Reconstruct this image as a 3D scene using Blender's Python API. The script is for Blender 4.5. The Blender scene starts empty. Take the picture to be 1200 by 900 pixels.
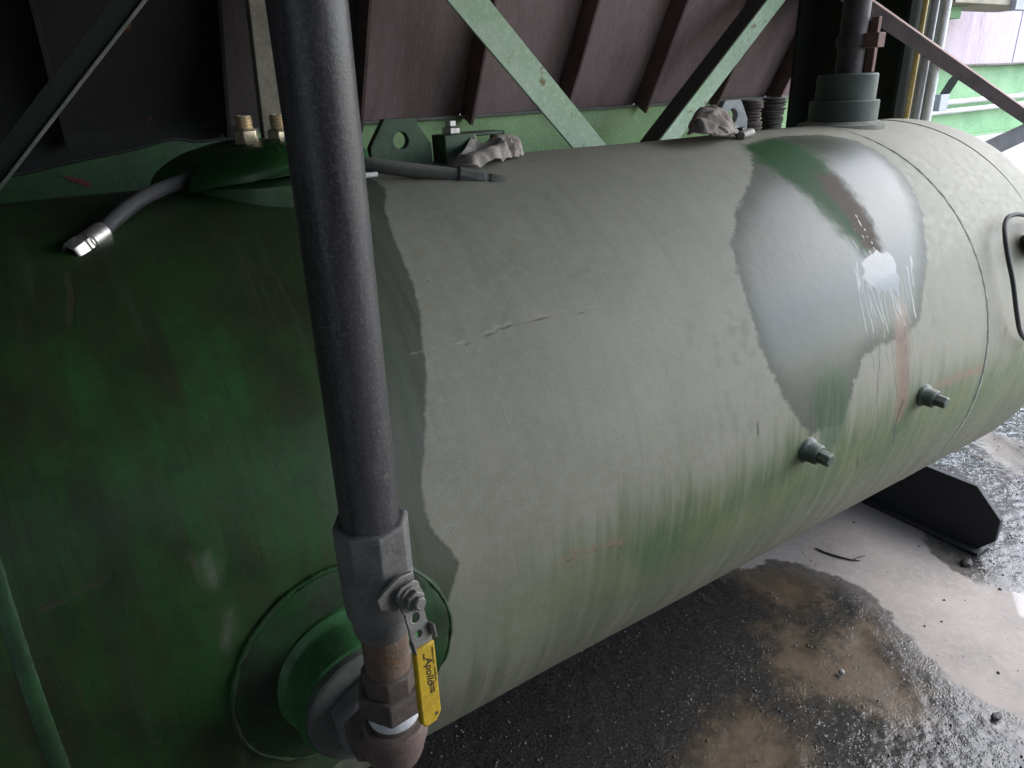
import bpy, math, random
import numpy as np
from mathutils import Vector, Matrix, noise as mnoise

random.seed(7); np.random.seed(7)
sc = bpy.context.scene
col = sc.collection
PI = math.pi

# ------------------------------------------------------------------ camera
R, CL = 0.6, 0.25                      # tank radius, clearance over the ground (metres)
AZ = R + CL                            # height of the tank's axis (axis runs along +X through Y=0)
CAM = np.array([0.0, -1.382, 1.586])
M = np.array([[0.8399673602004145, -0.23982106962612543, 0.48676553735995753],
              [-0.5412731462071176, -0.30673677869171406, 0.7829022479166086],
              [-0.038447561600124504, -0.9210854483495066, -0.3874575871573469]])
cam_d = bpy.data.cameras.new('camera'); cam = bpy.data.objects.new('camera', cam_d); col.objects.link(cam)
cam_d.sensor_width = 36.0; cam_d.lens = 36.0*820/1200; cam_d.clip_start = 0.02; cam_d.clip_end = 2000
cam.matrix_world = Matrix([[M[0][0], -M[0][1], -M[0][2], CAM[0]], [M[1][0], -M[1][1], -M[1][2], CAM[1]],
                           [M[2][0], -M[2][1], -M[2][2], CAM[2]], [0, 0, 0, 1]])
sc.camera = cam

# ------------------------------------------------------------------ sky, sun, exposure
SUN_EL, SUN_AZ = math.radians(45), math.radians(-14)      # azimuth measured from +X towards +Y
w = bpy.data.worlds.new('World'); sc.world = w; w.use_nodes = True
nt = w.node_tree
bg = nt.nodes['Background']
sky = nt.nodes.new('ShaderNodeTexSky'); sky.sky_type = 'NISHITA'; sky.sun_disc = False
sky.sun_elevation = SUN_EL; sky.sun_rotation = PI/2 - SUN_AZ
sky.air_density = 1.0; sky.dust_density = 1.0; sky.ozone_density = 1.0
hs = nt.nodes.new('ShaderNodeHueSaturation'); hs.inputs['Saturation'].default_value = 0.7
nt.links.new(sky.outputs[0], hs.inputs['Color']); nt.links.new(hs.outputs[0], bg.inputs['Color'])
bg.inputs['Strength'].default_value = 0.15
sl = bpy.data.lights.new('sun', 'SUN'); sl.energy = 0.5; sl.angle = math.radians(60); sl.color = (1.0, 0.98, 0.95)
sun = bpy.data.objects.new('sun', sl); col.objects.link(sun)
sd_ = Vector((math.cos(SUN_EL)*math.cos(SUN_AZ), math.cos(SUN_EL)*math.sin(SUN_AZ), math.sin(SUN_EL)))
sun.rotation_euler = sd_.to_track_quat('Z', 'Y').to_euler()
vs = sc.view_settings
vs.view_transform = 'Standard'; vs.look = 'None'; vs.gamma = 1.0; vs.use_curve_mapping = False; vs.exposure = 2.28
sc.render.engine = 'CYCLES'
sc.cycles.use_denoising = True
sc.cycles.max_bounces = 10; sc.cycles.diffuse_bounces = 6; sc.cycles.glossy_bounces = 4
sc.cycles.sample_clamp_indirect = 6.0

# ------------------------------------------------------------------ measuring helpers
def ray(x, y):
    v = M @ np.array([x-600.0, y-450.0, 820.0]); return v/np.linalg.norm(v)
def on_plane(x, y, ax, val):
    v = ray(x, y); return Vector(CAM + v*((val-CAM[ax])/v[ax]))
def on_tank(x, y, r=R):
    v = ray(x, y); o = CAM-np.array([0, 0, AZ])
    a = v[1]**2+v[2]**2; b = o[1]*v[1]+o[2]*v[2]; c = o[1]**2+o[2]**2-r*r
    d = max(b*b-a*c, 0.0)
    return Vector(CAM + v*((-b-math.sqrt(d))/a))
def tank_uv(x, y):
    """(X, arc length) of a spot on the shell; arc length 0 faces the camera side, grows upwards."""
    p = on_tank(x, y); return (p[0], R*math.atan2(p[2]-AZ, -p[1]))
def shell(X, s, r=R):
    t = s/R; return Vector((X, -r*math.cos(t), AZ+r*math.sin(t)))

def smooth(pts, k=8):
    out = []; n = len(pts)
    for i in range(n-1):
        p0, p1, p2, p3 = pts[max(i-1, 0)], pts[i], pts[i+1], pts[min(i+2, n-1)]
        for j in range(k):
            t_ = j/k; out.append(0.5*((2*p1)+(p2-p0)*t_+(2*p0-5*p1+4*p2-p3)*t_*t_+(3*p1-p0-3*p2+p3)*t_**3))
    return out+[pts[-1]]

# ------------------------------------------------------------------ mesh builder
def frame(o, z, x=None):
    z = Vector(z).normalized()
    if x is None: x = Vector((1, 0, 0)) if abs(z.x) < 0.9 else Vector((0, 1, 0))
    x = Vector(x); x = (x - z*x.dot(z)).normalized(); y = z.cross(x)
    m = Matrix.Identity(4)
    for i in range(3): m[i][0], m[i][1], m[i][2], m[i][3] = x[i], y[i], z[i], o[i]
    return m

class MB:
    def __init__(s): s.v = []; s.f = []
    def add(s, vs, fs, m=None):
        b = len(s.v)
        s.v += [tuple(m @ Vector(v)) if m is not None else tuple(v) for v in vs]
        s.f += [tuple(i+b for i in f) for f in fs]; return s
    def box(s, lo, hi, m=None):
        x0, y0, z0 = lo; x1, y1, z1 = hi
        return s.add([(x0,y0,z0),(x1,y0,z0),(x1,y1,z0),(x0,y1,z0),(x0,y0,z1),(x1,y0,z1),(x1,y1,z1),(x0,y1,z1)],
                     [(0,3,2,1),(4,5,6,7),(0,1,5,4),(1,2,6,5),(2,3,7,6),(3,0,4,7)], m)
    def lathe(s, prof, m=None, n=32, caps=True, a0=0.0):
        vs, fs = [], []
        for r, z in prof:
            for k in range(n):
                a = a0+2*PI*k/n; vs.append((r*math.cos(a), r*math.sin(a), z))
        for i in range(len(prof)-1):
            for k in range(n):
                k2 = (k+1) % n; fs.append((i*n+k, i*n+k2, (i+1)*n+k2, (i+1)*n+k))
        if caps:
            fs.append(tuple(range(n-1, -1, -1))); fs.append(tuple((len(prof)-1)*n+k for k in range(n)))
        return s.add(vs, fs, m)
    def tube(s, pts, r, n=12, caps=True):
        pts = [Vector(p) for p in pts]; vs, fs = [], []
        rr = r if isinstance(r, (list, tuple)) else [r]*len(pts)
        up = None
        for i, p in enumerate(pts):
            d = (pts[min(i+1, len(pts)-1)]-pts[max(i-1, 0)]).normalized()
            if up is None: up = Vector((0, 0, 1)) if abs(d.z) < 0.9 else Vector((0, 1, 0))
            a = (up-d*up.dot(d)).normalized(); up = a; b = d.cross(a)
            for k in range(n):
                t = 2*PI*k/n; vs.append(p+a*(rr[i]*math.cos(t))+b*(rr[i]*math.sin(t)))
        for i in range(len(pts)-1):
            for k in range(n):
                k2 = (k+1) % n; fs.append((i*n+k, i*n+k2, (i+1)*n+k2, (i+1)*n+k))
        if caps:
            fs.append(tuple(range(n-1, -1, -1))); fs.append(tuple((len(pts)-1)*n+k for k in range(n)))
        return s.add(vs, fs)
    def prism(s, poly, z0, z1, m=None, hole=None):
        n = len(poly)
        if hole is None:
            return s.add([(x, y, z0) for x, y in poly]+[(x, y, z1) for x, y in poly],
                         [tuple(range(n-1, -1, -1)), tuple(range(n, 2*n))]+[(k, (k+1) % n, n+(k+1) % n, n+k) for k in range(n)], m)
        cx, cy, hr = hole; K = 48; out, inn = [], []
        for k in range(K):                       # ring of quads between outline and hole
            a = 2*PI*k/K; dx, dy = math.cos(a), math.sin(a); best = 1e9
            for i in range(n):
                (x1, y1), (x2, y2) = poly[i], poly[(i+1) % n]; ex, ey = x2-x1, y2-y1; det = dx*(-ey)+ex*dy
                if abs(det) < 1e-12: continue
                t = ((x1-cx)*(-ey)+ex*(y1-cy))/det; u = (dx*(y1-cy)-dy*(x1-cx))/det
                if t > 0 and -1e-6 <= u <= 1+1e-6: best = min(best, t)
            out.append((cx+dx*best, cy+dy*best)); inn.append((cx+dx*hr, cy+dy*hr))
        vs = [(x, y, z0) for x, y in out]+[(x, y, z0) for x, y in inn]+[(x, y, z1) for x, y in out]+[(x, y, z1) for x, y in inn]
        fs = []
        for k in range(K):
            q = (k+1) % K
            fs += [(k, K+k, K+q, q), (2*K+k, 2*K+q, 3*K+q, 3*K+k), (k, q, 2*K+q, 2*K+k), (K+k, 3*K+k, 3*K+q, K+q)]
        return s.add(vs, fs, m)
    def build(s, name, mat, parent=None, bevel=0.0, angle=35, seg=2, uv=None):
        me = bpy.data.meshes.new(name); me.from_pydata(s.v, [], s.f); me.validate()
        me.polygons.foreach_set('use_smooth', [True]*len(me.polygons))
        me.set_sharp_from_angle(angle=math.radians(angle))
        if mat: me.materials.append(mat)
        o = bpy.data.objects.new(name, me); col.objects.link(o)
        if bevel:
            b = o.modifiers.new('bevel', 'BEVEL'); b.width = bevel; b.segments = seg; b.limit_method = 'ANGLE'; b.angle_limit = math.radians(40)
            b.harden_normals = False
        if parent: o.parent = parent; o.matrix_parent_inverse = parent.matrix_world.inverted()
        return o

def thing(name, label, cat, loc=(0, 0, 0), group=None):
    o = bpy.data.objects.new(name, None); col.objects.link(o); o.location = loc; o.empty_display_size = 0.05
    o.matrix_world = Matrix.Translation(loc)
    o['label'] = label; o['category'] = cat
    if group: o['group'] = group
    return o
def tag(o, label, cat, group=None):
    o['label'] = label; o['category'] = cat
    if group: o['group'] = group
    return o
def structure(o): o['kind'] = 'structure'; return o

# ------------------------------------------------------------------ material helpers
class NT:
    def __init__(s, name):
        s.m = bpy.data.materials.new(name); s.m.use_nodes = True; s.t = s.m.node_tree
        s.b = s.t.nodes['Principled BSDF']
    def n(s, t, **kw):
        x = s.t.nodes.new(t)
        for k, v in kw.items(): setattr(x, k, v)
        return x
    def link(s, a, b): s.t.links.new(a, b)
    def val(s, sock, v):
        if isinstance(v, (int, float)): sock.default_value = v
        elif isinstance(v, (tuple, list)):
            sock.default_value = tuple(v) if len(v) == len(sock.default_value) else tuple(v)+(1.0,)
        else: s.link(v, sock)
    def math(s, op, a, b=0.0, c=None, clamp=False):
        x = s.n('ShaderNodeMath', operation=op, use_clamp=clamp); s.val(x.inputs[0], a); s.val(x.inputs[1], b)
        if c is not None: s.val(x.inputs[2], c)
        return x.outputs[0]
    def step(s, v, lo, hi, a=0.0, b=1.0):
        x = s.n('ShaderNodeMapRange', interpolation_type='SMOOTHSTEP'); s.val(x.inputs[0], v)
        x.inputs[1].default_value = lo; x.inputs[2].default_value = hi; x.inputs[3].default_value = a; x.inputs[4].default_value = b
        return x.outputs[0]
    def mix(s, f, a, b, mode='MIX'):
        x = s.n('ShaderNodeMix', data_type='RGBA', blend_type=mode); s.val(x.inputs[0], f); s.val(x.inputs[6], a); s.val(x.inputs[7], b)
        return x.outputs[2]
    def mixf(s, f, a, b):
        x = s.n('ShaderNodeMix', data_type='FLOAT'); s.val(x.inputs[0], f); s.val(x.inputs[2], a); s.val(x.inputs[3], b); return x.outputs[0]
    def vec(s, src='Object', scale=(1, 1, 1)):
        if src == 'UV': c = s.n('ShaderNodeUVMap').outputs[0]
        else: c = s.n('ShaderNodeTexCoord').outputs[src]
        if scale == (1, 1, 1): return c
        mp = s.n('ShaderNodeMapping'); s.link(c, mp.inputs[0]); mp.inputs['Scale'].default_value = scale; return mp.outputs[0]
    def noise(s, vec, scale, detail=4.0, rough=0.55, dist=0.0):
        x = s.n('ShaderNodeTexNoise'); s.link(vec, x.inputs['Vector']); x.inputs['Scale'].default_value = scale
        x.inputs['Detail'].default_value = detail; x.inputs['Roughness'].default_value = rough; x.inputs['Distortion'].default_value = dist
        return x.outputs[0]
    def voro(s, vec, scale, feature='F1'):
        x = s.n('ShaderNodeTexVoronoi', feature=feature); s.link(vec, x.inputs['Vector']); x.inputs['Scale'].default_value = scale
        return x.outputs[0]
    def attr(s, name):
        x = s.n('ShaderNodeAttribute'); x.attribute_name = name; return x.outputs['Fac']
    def bump(s, h, strength=0.3, dist=0.002, normal=None):
        x = s.n('ShaderNodeBump'); s.val(x.inputs['Height'], h); x.inputs['Strength'].default_value = strength; x.inputs['Distance'].default_value = dist
        if normal is not None: s.link(normal, x.inputs['Normal'])
        return x.outputs[0]
    def out(s, color=None, rough=None, metal=None, normal=None, spec=None):
        for k, v in (('Base Color', color), ('Roughness', rough), ('Metallic', metal), ('Normal', normal), ('Specular IOR Level', spec)):
            if v is not None: s.val(s.b.inputs[k], v)
        return s.m

def worn(name, base, second=None, rough=0.5, metal=0.0, scale=8.0, rust=0.0, rustc=(0.13, 0.05, 0.025), dust=0.0, dustc=(0.3, 0.28, 0.25),
         bump=0.25, bscale=90.0, stretch=(1, 1, 1), bdist=0.002):
    """Painted or bare metal with mottling, grain, rust spots and settled dust."""
    t = NT(name); v = t.vec('Object', stretch)
    n1 = t.noise(v, scale, 6, 0.6); n2 = t.noise(v, bscale, 5, 0.65)
    c = t.mix(t.step(n1, 0.35, 0.68), base, second or tuple(x*0.6 for x in base))
    c = t.mix(t.step(n2, 0.45, 0.75, 0, 0.35), c, tuple(min(1, x*1.7+0.01) for x in base))
    r = t.mixf(t.step(n1, 0.3, 0.7), rough, min(1, rough+0.18)); me = metal
    if rust > 0:
        n3 = t.noise(v, scale*2.3, 8, 0.68); k = t.step(n3, 0.70-rust*0.35, 0.78-rust*0.35)
        c = t.mix(k, c, t.mix(n2, rustc, tuple(x*1.8 for x in rustc))); r = t.mixf(k, r, 0.9)
        if metal: me = t.mixf(k, metal, 0.0)
    if dust > 0:
        g = t.n('ShaderNodeNewGeometry'); sp = t.n('ShaderNodeSeparateXYZ'); t.link(g.outputs['Normal'], sp.inputs[0])
        up = t.step(t.math('ADD', sp.outputs[2], t.math('MULTIPLY', t.math('SUBTRACT', n2, 0.5), 0.9)), 0.05, 0.85, 0.12*dust, dust)
        c = t.mix(up, c, dustc); r = t.mixf(up, r, 0.9)
        if metal: me = t.mixf(up, me, 0.0)
    return t.out(c, r, me, t.bump(n2, bump, bdist))

green_dark = worn('dark green paint', (0.02, 0.075, 0.022), (0.012, 0.035, 0.014), 0.35, 0, 9, 0.12, dust=0.25)
green_beam = worn('green beam paint', (0.29, 0.46, 0.20), (0.21, 0.37, 0.15), 0.5, 0, 5, 0.12, dust=0.3, bscale=60)
green_bright = worn('bright green beam paint', (0.23, 0.46, 0.22), (0.18, 0.38, 0.18), 0.5, 0, 4, 0.1, dust=0.2, bscale=50)
green_pale = worn('pale green faded paint', (0.47, 0.60, 0.44), (0.38, 0.54, 0.34), 0.6, 0, 7, 0.28, rustc=(0.2, 0.16, 0.08), dust=0.2, bscale=70)
flange_mat = worn('dusty flange top', (0.22, 0.2, 0.19), (0.1, 0.13, 0.09), 0.85, 0, 10, 0.2)
purple = worn('purple primer sheet', (0.30, 0.215, 0.215), (0.21, 0.15, 0.145), 0.6, 0, 3, 0.2, rustc=(0.09, 0.06, 0.05), bscale=40, stretch=(3, 1, 0.5), bump=0.12)
purple_rib = worn('purple primer rib', (0.16, 0.10, 0.10), (0.1, 0.06, 0.06), 0.65, 0, 6, 0.3, bscale=60)
lavender = worn('faded lavender sheet', (0.56, 0.47, 0.54), (0.5, 0.41, 0.48), 0.55, 0, 2.5, 0.06, rustc=(0.28, 0.15, 0.15), bscale=30, stretch=(3, 1, 0.35), bump=0.1)
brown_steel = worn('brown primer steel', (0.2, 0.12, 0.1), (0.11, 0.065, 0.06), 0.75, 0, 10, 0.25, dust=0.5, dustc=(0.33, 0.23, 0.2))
brown_shaded = worn('shaded brown steel', (0.05, 0.035, 0.035), (0.035, 0.025, 0.027), 0.7, 0, 10, 0.1)  # darker copy of the brown primer for the shaded brace leg
dark_steel = worn('dark green black steel', (0.013, 0.022, 0.017), (0.022, 0.022, 0.018), 0.65, 0, 4, 0.1, dust=0.15)
dark_steel.node_tree.nodes['Principled BSDF'].inputs['Specular IOR Level'].default_value = 0.12
black_pad = worn('black saddle paint', (0.012, 0.014, 0.02), (0.02, 0.02, 0.026), 0.55, 0, 8, 0.05, dust=0.2, dustc=(0.12, 0.11, 0.11))
white_pipe = worn('white conduit paint', (0.72, 0.72, 0.7), (0.6, 0.6, 0.58), 0.4, 0, 8, 0.06)
grey_pipe = worn('grey conduit', (0.42, 0.43, 0.46), (0.32, 0.33, 0.35), 0.4, 0, 8, 0.05)
yellow_pipe = worn('pale yellow conduit', (0.75, 0.6, 0.25), (0.6, 0.46, 0.18), 0.45, 0, 8, 0.05)
t = NT('black worn pipe'); v = t.vec('Object'); vz = t.vec('Object', (1, 1, 0.12))
n1 = t.noise(vz, 26, 8, 0.7); n2 = t.noise(v, 330, 4, 0.7); n3 = t.noise(v, 60, 8, 0.75); n4 = t.noise(v, 9, 6, 0.65)
c = t.mix(t.step(n1, 0.4, 0.65), (0.036, 0.034, 0.036), (0.08, 0.076, 0.076)); c = t.mix(t.step(n2, 0.48, 0.70, 0, 0.65), c, (0.16, 0.15, 0.15))
c = t.mix(t.math('MULTIPLY', t.step(n3, 0.56, 0.68), t.step(n4, 0.45, 0.6)), c, (0.15, 0.14, 0.135)); c = t.mix(t.step(n3, 0.68, 0.74, 0, 0.6), c, (0.12, 0.085, 0.065))
pipe_mat = t.out(c, t.mixf(n1, 0.28, 0.5), 0.0, t.bump(t.math('ADD', n2, t.math('MULTIPLY', n3, 0.6)), 0.3, 0.0012))
valve_mat = worn('grey cast valve', (0.22, 0.21, 0.2), (0.15, 0.145, 0.14), 0.6, 0.25, 22, 0.05, dust=0.35, dustc=(0.2, 0.19, 0.175), bump=0.45, bscale=220)
rust_mat = worn('rusty iron', (0.19, 0.13, 0.095), (0.12, 0.085, 0.065), 0.85, 0, 26, 0.45, rustc=(0.15, 0.075, 0.04), dust=0.3, dustc=(0.22, 0.18, 0.15), bump=0.7, bscale=170)
rust_dark = worn('dark iron fitting', (0.13, 0.1, 0.082), (0.085, 0.068, 0.058), 0.75, 0.1, 20, 0.25, rustc=(0.12, 0.07, 0.045), dust=0.3, dustc=(0.18, 0.15, 0.13), bump=0.55, bscale=170)
rust_pink = worn('reddish iron elbow', (0.19, 0.13, 0.112), (0.13, 0.09, 0.08), 0.8, 0, 20, 0.3, dust=0.3, dustc=(0.2, 0.16, 0.145), bump=0.5, bscale=150)
bush_mat = worn('grey oily bushing', (0.13, 0.135, 0.12), (0.07, 0.075, 0.065), 0.45, 0.2, 18, 0.08, dust=0.25, dustc=(0.16, 0.16, 0.13), bump=0.3, bscale=140)
steel = worn('zinc steel', (0.55, 0.53, 0.5), (0.4, 0.38, 0.36), 0.32, 0.85, 30, 0.06, bump=0.15, bscale=200)
brass = worn('brass plated steel', (0.85, 0.72, 0.52), (0.7, 0.58, 0.4), 0.38, 0.9, 30, 0.04, bump=0.15, bscale=200)
lever_mat = worn('dull plated lever', (0.3, 0.29, 0.27), (0.2, 0.19, 0.18), 0.45, 0.6, 40, 0.12, dust=0.25, bump=0.25, bscale=260)
grip_mat = worn('yellow vinyl grip', (0.62, 0.40, 0.02), (0.5, 0.32, 0.02), 0.45, 0, 26, 0.1, rustc=(0.12, 0.08, 0.02), bump=0.25, bscale=200)
ink = worn('black print', (0.015, 0.014, 0.01), None, 0.6)
tape_mat = worn('white thread tape', (0.72, 0.72, 0.74), (0.55, 0.55, 0.57), 0.6, 0, 40, 0.0, bump=0.6, bscale=160)
rubber = worn('worn black rubber', (0.022, 0.023, 0.026), (0.04, 0.04, 0.045), 0.5, 0, 40, 0.0, dust=0.45, dustc=(0.12, 0.115, 0.115), bump=0.3, bscale=200)
dusty_rubber = worn('dusty grey hose rubber', (0.035, 0.035, 0.034), (0.06, 0.06, 0.056), 0.7, 0, 30, 0.0, dust=0.6, dustc=(0.17, 0.165, 0.15), bump=0.3, bscale=200)
hose_steel = worn('dusty hose ferrule', (0.06, 0.062, 0.06), (0.1, 0.1, 0.095), 0.6, 0.3, 30, 0.1, dust=0.5, dustc=(0.17, 0.165, 0.15))
rag_mat = worn('dirty beige cloth', (0.40, 0.35, 0.31), (0.25, 0.215, 0.185), 0.95, 0, 26, 0.1, rustc=(0.1, 0.08, 0.06), bump=0.5, bscale=300)
rag_dark = worn('dirty brown cloth', (0.30, 0.25, 0.22), (0.15, 0.12, 0.105), 0.95, 0, 22, 0.15, bump=0.6, bscale=220)
lug_mat = worn('dusty green lug', (0.05, 0.095, 0.05), (0.035, 0.06, 0.035), 0.6, 0, 14, 0.08, dust=0.4, dustc=(0.2, 0.2, 0.17))
lug_grey = worn('grey dusty lug', (0.32, 0.34, 0.34), (0.2, 0.22, 0.22), 0.65, 0, 16, 0.1, dust=0.4, dustc=(0.4, 0.4, 0.38))
bellow_a = worn('dusty pink brown disc', (0.11, 0.065, 0.062), (0.05, 0.038, 0.038), 0.8, 0, 30, 0.15, dust=0.3)
bellow_b = worn('dusty charcoal disc', (0.07, 0.062, 0.058), (0.04, 0.037, 0.035), 0.8, 0, 30, 0.1, dust=0.35)
fit_mat = worn('dusty green fitting', (0.05, 0.085, 0.05), (0.03, 0.05, 0.03), 0.6, 0, 30, 0.1, dust=0.9, dustc=(0.36, 0.37, 0.35), bump=0.6, bscale=160)
coupling_mat = worn('grey green coupling', (0.042, 0.060, 0.048), (0.03, 0.042, 0.035), 0.55, 0, 10, 0.05, dust=0.25, dustc=(0.28, 0.28, 0.25))
stack_mat = worn('dark brown riser pipe', (0.045, 0.034, 0.036), (0.03, 0.025, 0.028), 0.5, 0.1, 12, 0.25, rustc=(0.12, 0.07, 0.06), dust=0.15)
concrete = worn('grey concrete', (0.25, 0.24, 0.22), (0.18, 0.17, 0.16), 0.9, 0, 4, 0)
brown_sheet = worn('brown shade sheet', (0.085, 0.068, 0.066), (0.055, 0.045, 0.043), 0.8, 0, 3, 0.12, stretch=(3, 1, 0.5))  # hopper panel darkened in its colour where the light falls off
black_sheet = worn('dark shade sheet', (0.02, 0.02, 0.019), (0.03, 0.028, 0.026), 0.85, 0, 3, 0.1)  # shade put into the colour of left hopper panels; also unseen walls
wet_stone = worn('wet gravel', (0.07, 0.066, 0.062), (0.15, 0.14, 0.13), 0.07, 0, 60, 0, bump=0.2)
black_bit = worn('black crumbs', (0.012, 0.011, 0.011), (0.03, 0.028, 0.028), 0.5, 0, 60, 0)
beige_box = worn('beige dusty box', (0.42, 0.37, 0.28), (0.3, 0.27, 0.2), 0.8, 0, 6, 0.05)

# ------------------------------------------------------------------ signed distance helper
def sdf(P, poly):
    """+inside, -outside distance of points P (n,2) to a closed polygon."""
    poly = np.array(poly, float); d = np.full(len(P), 1e9); ins = np.zeros(len(P), bool)
    for i in range(len(poly)):
        a = poly[i]; b = poly[(i+1) % len(poly)]; e = b-a; wv = P-a
        t = np.clip((wv @ e)/max(e @ e, 1e-12), 0, 1); q = wv-np.outer(t, e); d = np.minimum(d, np.hypot(q[:, 0], q[:, 1]))
        c1 = (a[1] <= P[:, 1]) & (b[1] > P[:, 1]); c2 = (b[1] <= P[:, 1]) & (a[1] > P[:, 1])
        cr = e[0]*wv[:, 1]-e[1]*wv[:, 0]; ins ^= (c1 & (cr > 0)) | (c2 & (cr < 0))
    return np.where(ins, d, -d)
def sdline(P, pts, wd):
    d = np.full(len(P), 1e9); pts = np.array(pts, float)
    for a, b in zip(pts[:-1], pts[1:]):
        e = b-a; wv = P-a; t = np.clip((wv @ e)/max(e @ e, 1e-12), 0, 1); q = wv-np.outer(t, e); d = np.minimum(d, np.hypot(q[:, 0], q[:, 1]))
    return wd-d
def grid_mesh(name, V, nu, nv, mat, wrap=False, smooth=True):
    i = np.arange(nu-1)[:, None]; j = np.arange(nv if wrap else nv-1)[None, :]; j2 = (j+1) % nv
    q = np.stack([i*nv+j, (i+1)*nv+j, (i+1)*nv+j2, i*nv+j2], -1).reshape(-1, 4)
    me = bpy.data.meshes.new(name); me.vertices.add(len(V)); me.vertices.foreach_set('co', np.asarray(V, np.float32).ravel())
    me.loops.add(q.size); me.loops.foreach_set('vertex_index', q.ravel().astype(np.int32))
    me.polygons.add(len(q)); me.polygons.foreach_set('loop_start', np.arange(0, q.size, 4, dtype=np.int32))
    me.polygons.foreach_set('loop_total', np.full(len(q), 4, np.int32)); me.update(calc_edges=True)
    me.polygons.foreach_set('use_smooth', [smooth]*len(q)); me.materials.append(mat)
    o = bpy.data.objects.new(name, me); col.objects.link(o); return o, q
def add_attr(o, name, a):
    at = o.data.attributes.new(name, 'FLOAT', 'POINT'); at.data.foreach_set('value', np.asarray(a, np.float32))

def vnoise(x, y, seed=0):
    """cheap smooth value noise on arrays"""
    xi = np.floor(x).astype(np.int64); yi = np.floor(y).astype(np.int64); fx = x-xi; fy = y-yi
    fx = fx*fx*(3-2*fx); fy = fy*fy*(3-2*fy)
    def h(a, b):
        n = (a*374761393+b*668265263+seed*974711) & 0x7fffffff
        n = ((n ^ (n >> 13))*1274126177) & 0x7fffffff
        return ((n ^ (n >> 16)) & 0xffff)/65535.0
    return (h(xi, yi)*(1-fx)+h(xi+1, yi)*fx)*(1-fy)+(h(xi, yi+1)*(1-fx)+h(xi+1, yi+1)*fx)*fy

# ================================================================== GROUND
def gpt(x, y): p = on_plane(x, y, 2, 0.0); return (p[0], p[1])
wet1 = [gpt(*p) for p in [(870,668),(900,655),(940,660),(985,676),(1022,694),(1042,715),(1062,742),(1085,768),(1120,798),(1165,826),(1210,850),(1300,930)]] + [(1.0, -3.5), (-4, -3.5), (-4, 3), (1.2, 2.0)]
wet2 = [gpt(*p) for p in [(1050,578),(1062,600),(1078,622),(1085,640),(1098,655),(1120,672),(1150,686),(1185,694),(1230,705)]] + [(4.0, -1.6), (7, -4), (9, 3), (3.2, 1.5)]
mud1 = [gpt(*p) for p in [(905,745),(935,738),(960,762),(985,748),(1005,730),(1020,735),(1030,760),(1065,800),(1085,830),(1060,845),(1000,820),(950,810),(915,790)]]
mud2 = [gpt(*p) for p in [(840,850),(880,840),(925,850),(940,880),(930,930),(820,930),(815,880)]]
mud3 = [gpt(*p) for p in [(870,672),(920,668),(960,685),(955,705),(930,718),(900,700)]]
puddle = [gpt(*p) for p in [(1185,690),(1215,680),(1240,700),(1230,735),(1195,722)]]
mud4 = [gpt(*p) for p in [(1140,512),(1160,506),(1190,520),(1210,540),(1190,552),(1160,535)]]
xs = np.concatenate([[-400, -100, -30, -10, -4, -1.5], np.linspace(-0.4, 4.6, 500), np.linspace(4.62, 9, 120), [12, 18, 30, 60, 140, 400]])
ys = np.concatenate([[-400, -100, -30, -10, -4, -2.4], np.linspace(-1.7, 0.75, 246), np.linspace(0.8, 3.0, 40), [4, 6, 10, 20, 60, 140, 400]])
GX, GY = np.meshgrid(xs, ys, indexing='ij'); P2 = np.stack([GX.ravel(), GY.ravel()], -1)
a_wet = np.maximum(sdf(P2, wet1), sdf(P2, wet2)); a_wet2 = sdf(P2, wet2)
a_mud = np.maximum.reduce([sdf(P2, m_) for m_ in (mud1, mud2, mud3, mud4)]); a_pud = sdf(P2, puddle)
X_, Y_ = P2[:, 0], P2[:, 1]
rough = (vnoise(X_*75, Y_*75, 1)-.5)*0.003+(vnoise(X_*38, Y_*38, 2)-.5)*0.0018+(vnoise(X_*7, Y_*7, 3)-.5)*0.004
near = ((X_ > -0.3) & (X_ < 9) & (Y_ > -1.6) & (Y_ < 3)).astype(float)
wm = np.clip(a_wet/0.08, 0, 1)*np.clip(1-(a_mud+0.02)/0.06, 0.12, 1)*np.clip(1-(a_pud+.02)/.04, 0, 1)
Z_ = (rough*wm+(vnoise(X_*12, Y_*12, 5)-.5)*0.0012*(1-wm))*near - 0.004*np.clip(a_mud/.05, 0, 1)*near
t = NT('wet dirty concrete'); v = t.vec('Object')
nA = t.noise(v, 5, 8, 0.6); nB = t.noise(v, 40, 8, 0.7); nC = t.noise(v, 130, 6, 0.7); nD = t.noise(v, 14, 6, 0.65)
wet = t.step(t.math('ADD', t.attr('wet'), t.math('MULTIPLY', t.math('SUBTRACT', nD, 0.5), 0.10)), -0.006, 0.012)
soak = t.step(t.math('ADD', t.attr('wet'), t.math('MULTIPLY', t.math('SUBTRACT', nA, 0.5), 0.12)), 0.02, 0.12)
mud = t.step(t.math('ADD', t.attr('mud'), t.math('MULTIPLY', t.math('SUBTRACT', nD, 0.5), 0.32)), -0.09, 0.07)
dry = t.mix(t.step(nA, 0.3, 0.7), (0.36, 0.315, 0.285), (0.28, 0.25, 0.23)); dry = t.mix(t.step(nB, 0.42, 0.7, 0, 0.45), dry, (0.47, 0.42, 0.38))
spk = t.step(t.voro(v, 55), 0.0, 0.16, 1.0, 0.0); dry = t.mix(t.step(t.noise(v, 1.7, 8, 0.7), 0.5, 0.68, 0, 0.55), dry, (0.22, 0.19, 0.165)); dry = t.mix(t.step(nC, 0.55, 0.75, 0, 0.5), dry, (0.2, 0.175, 0.16)); dry = t.mix(t.math('MULTIPLY', spk, t.step(nD, 0.5, 0.62)), dry, (0.05, 0.045, 0.04))
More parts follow.
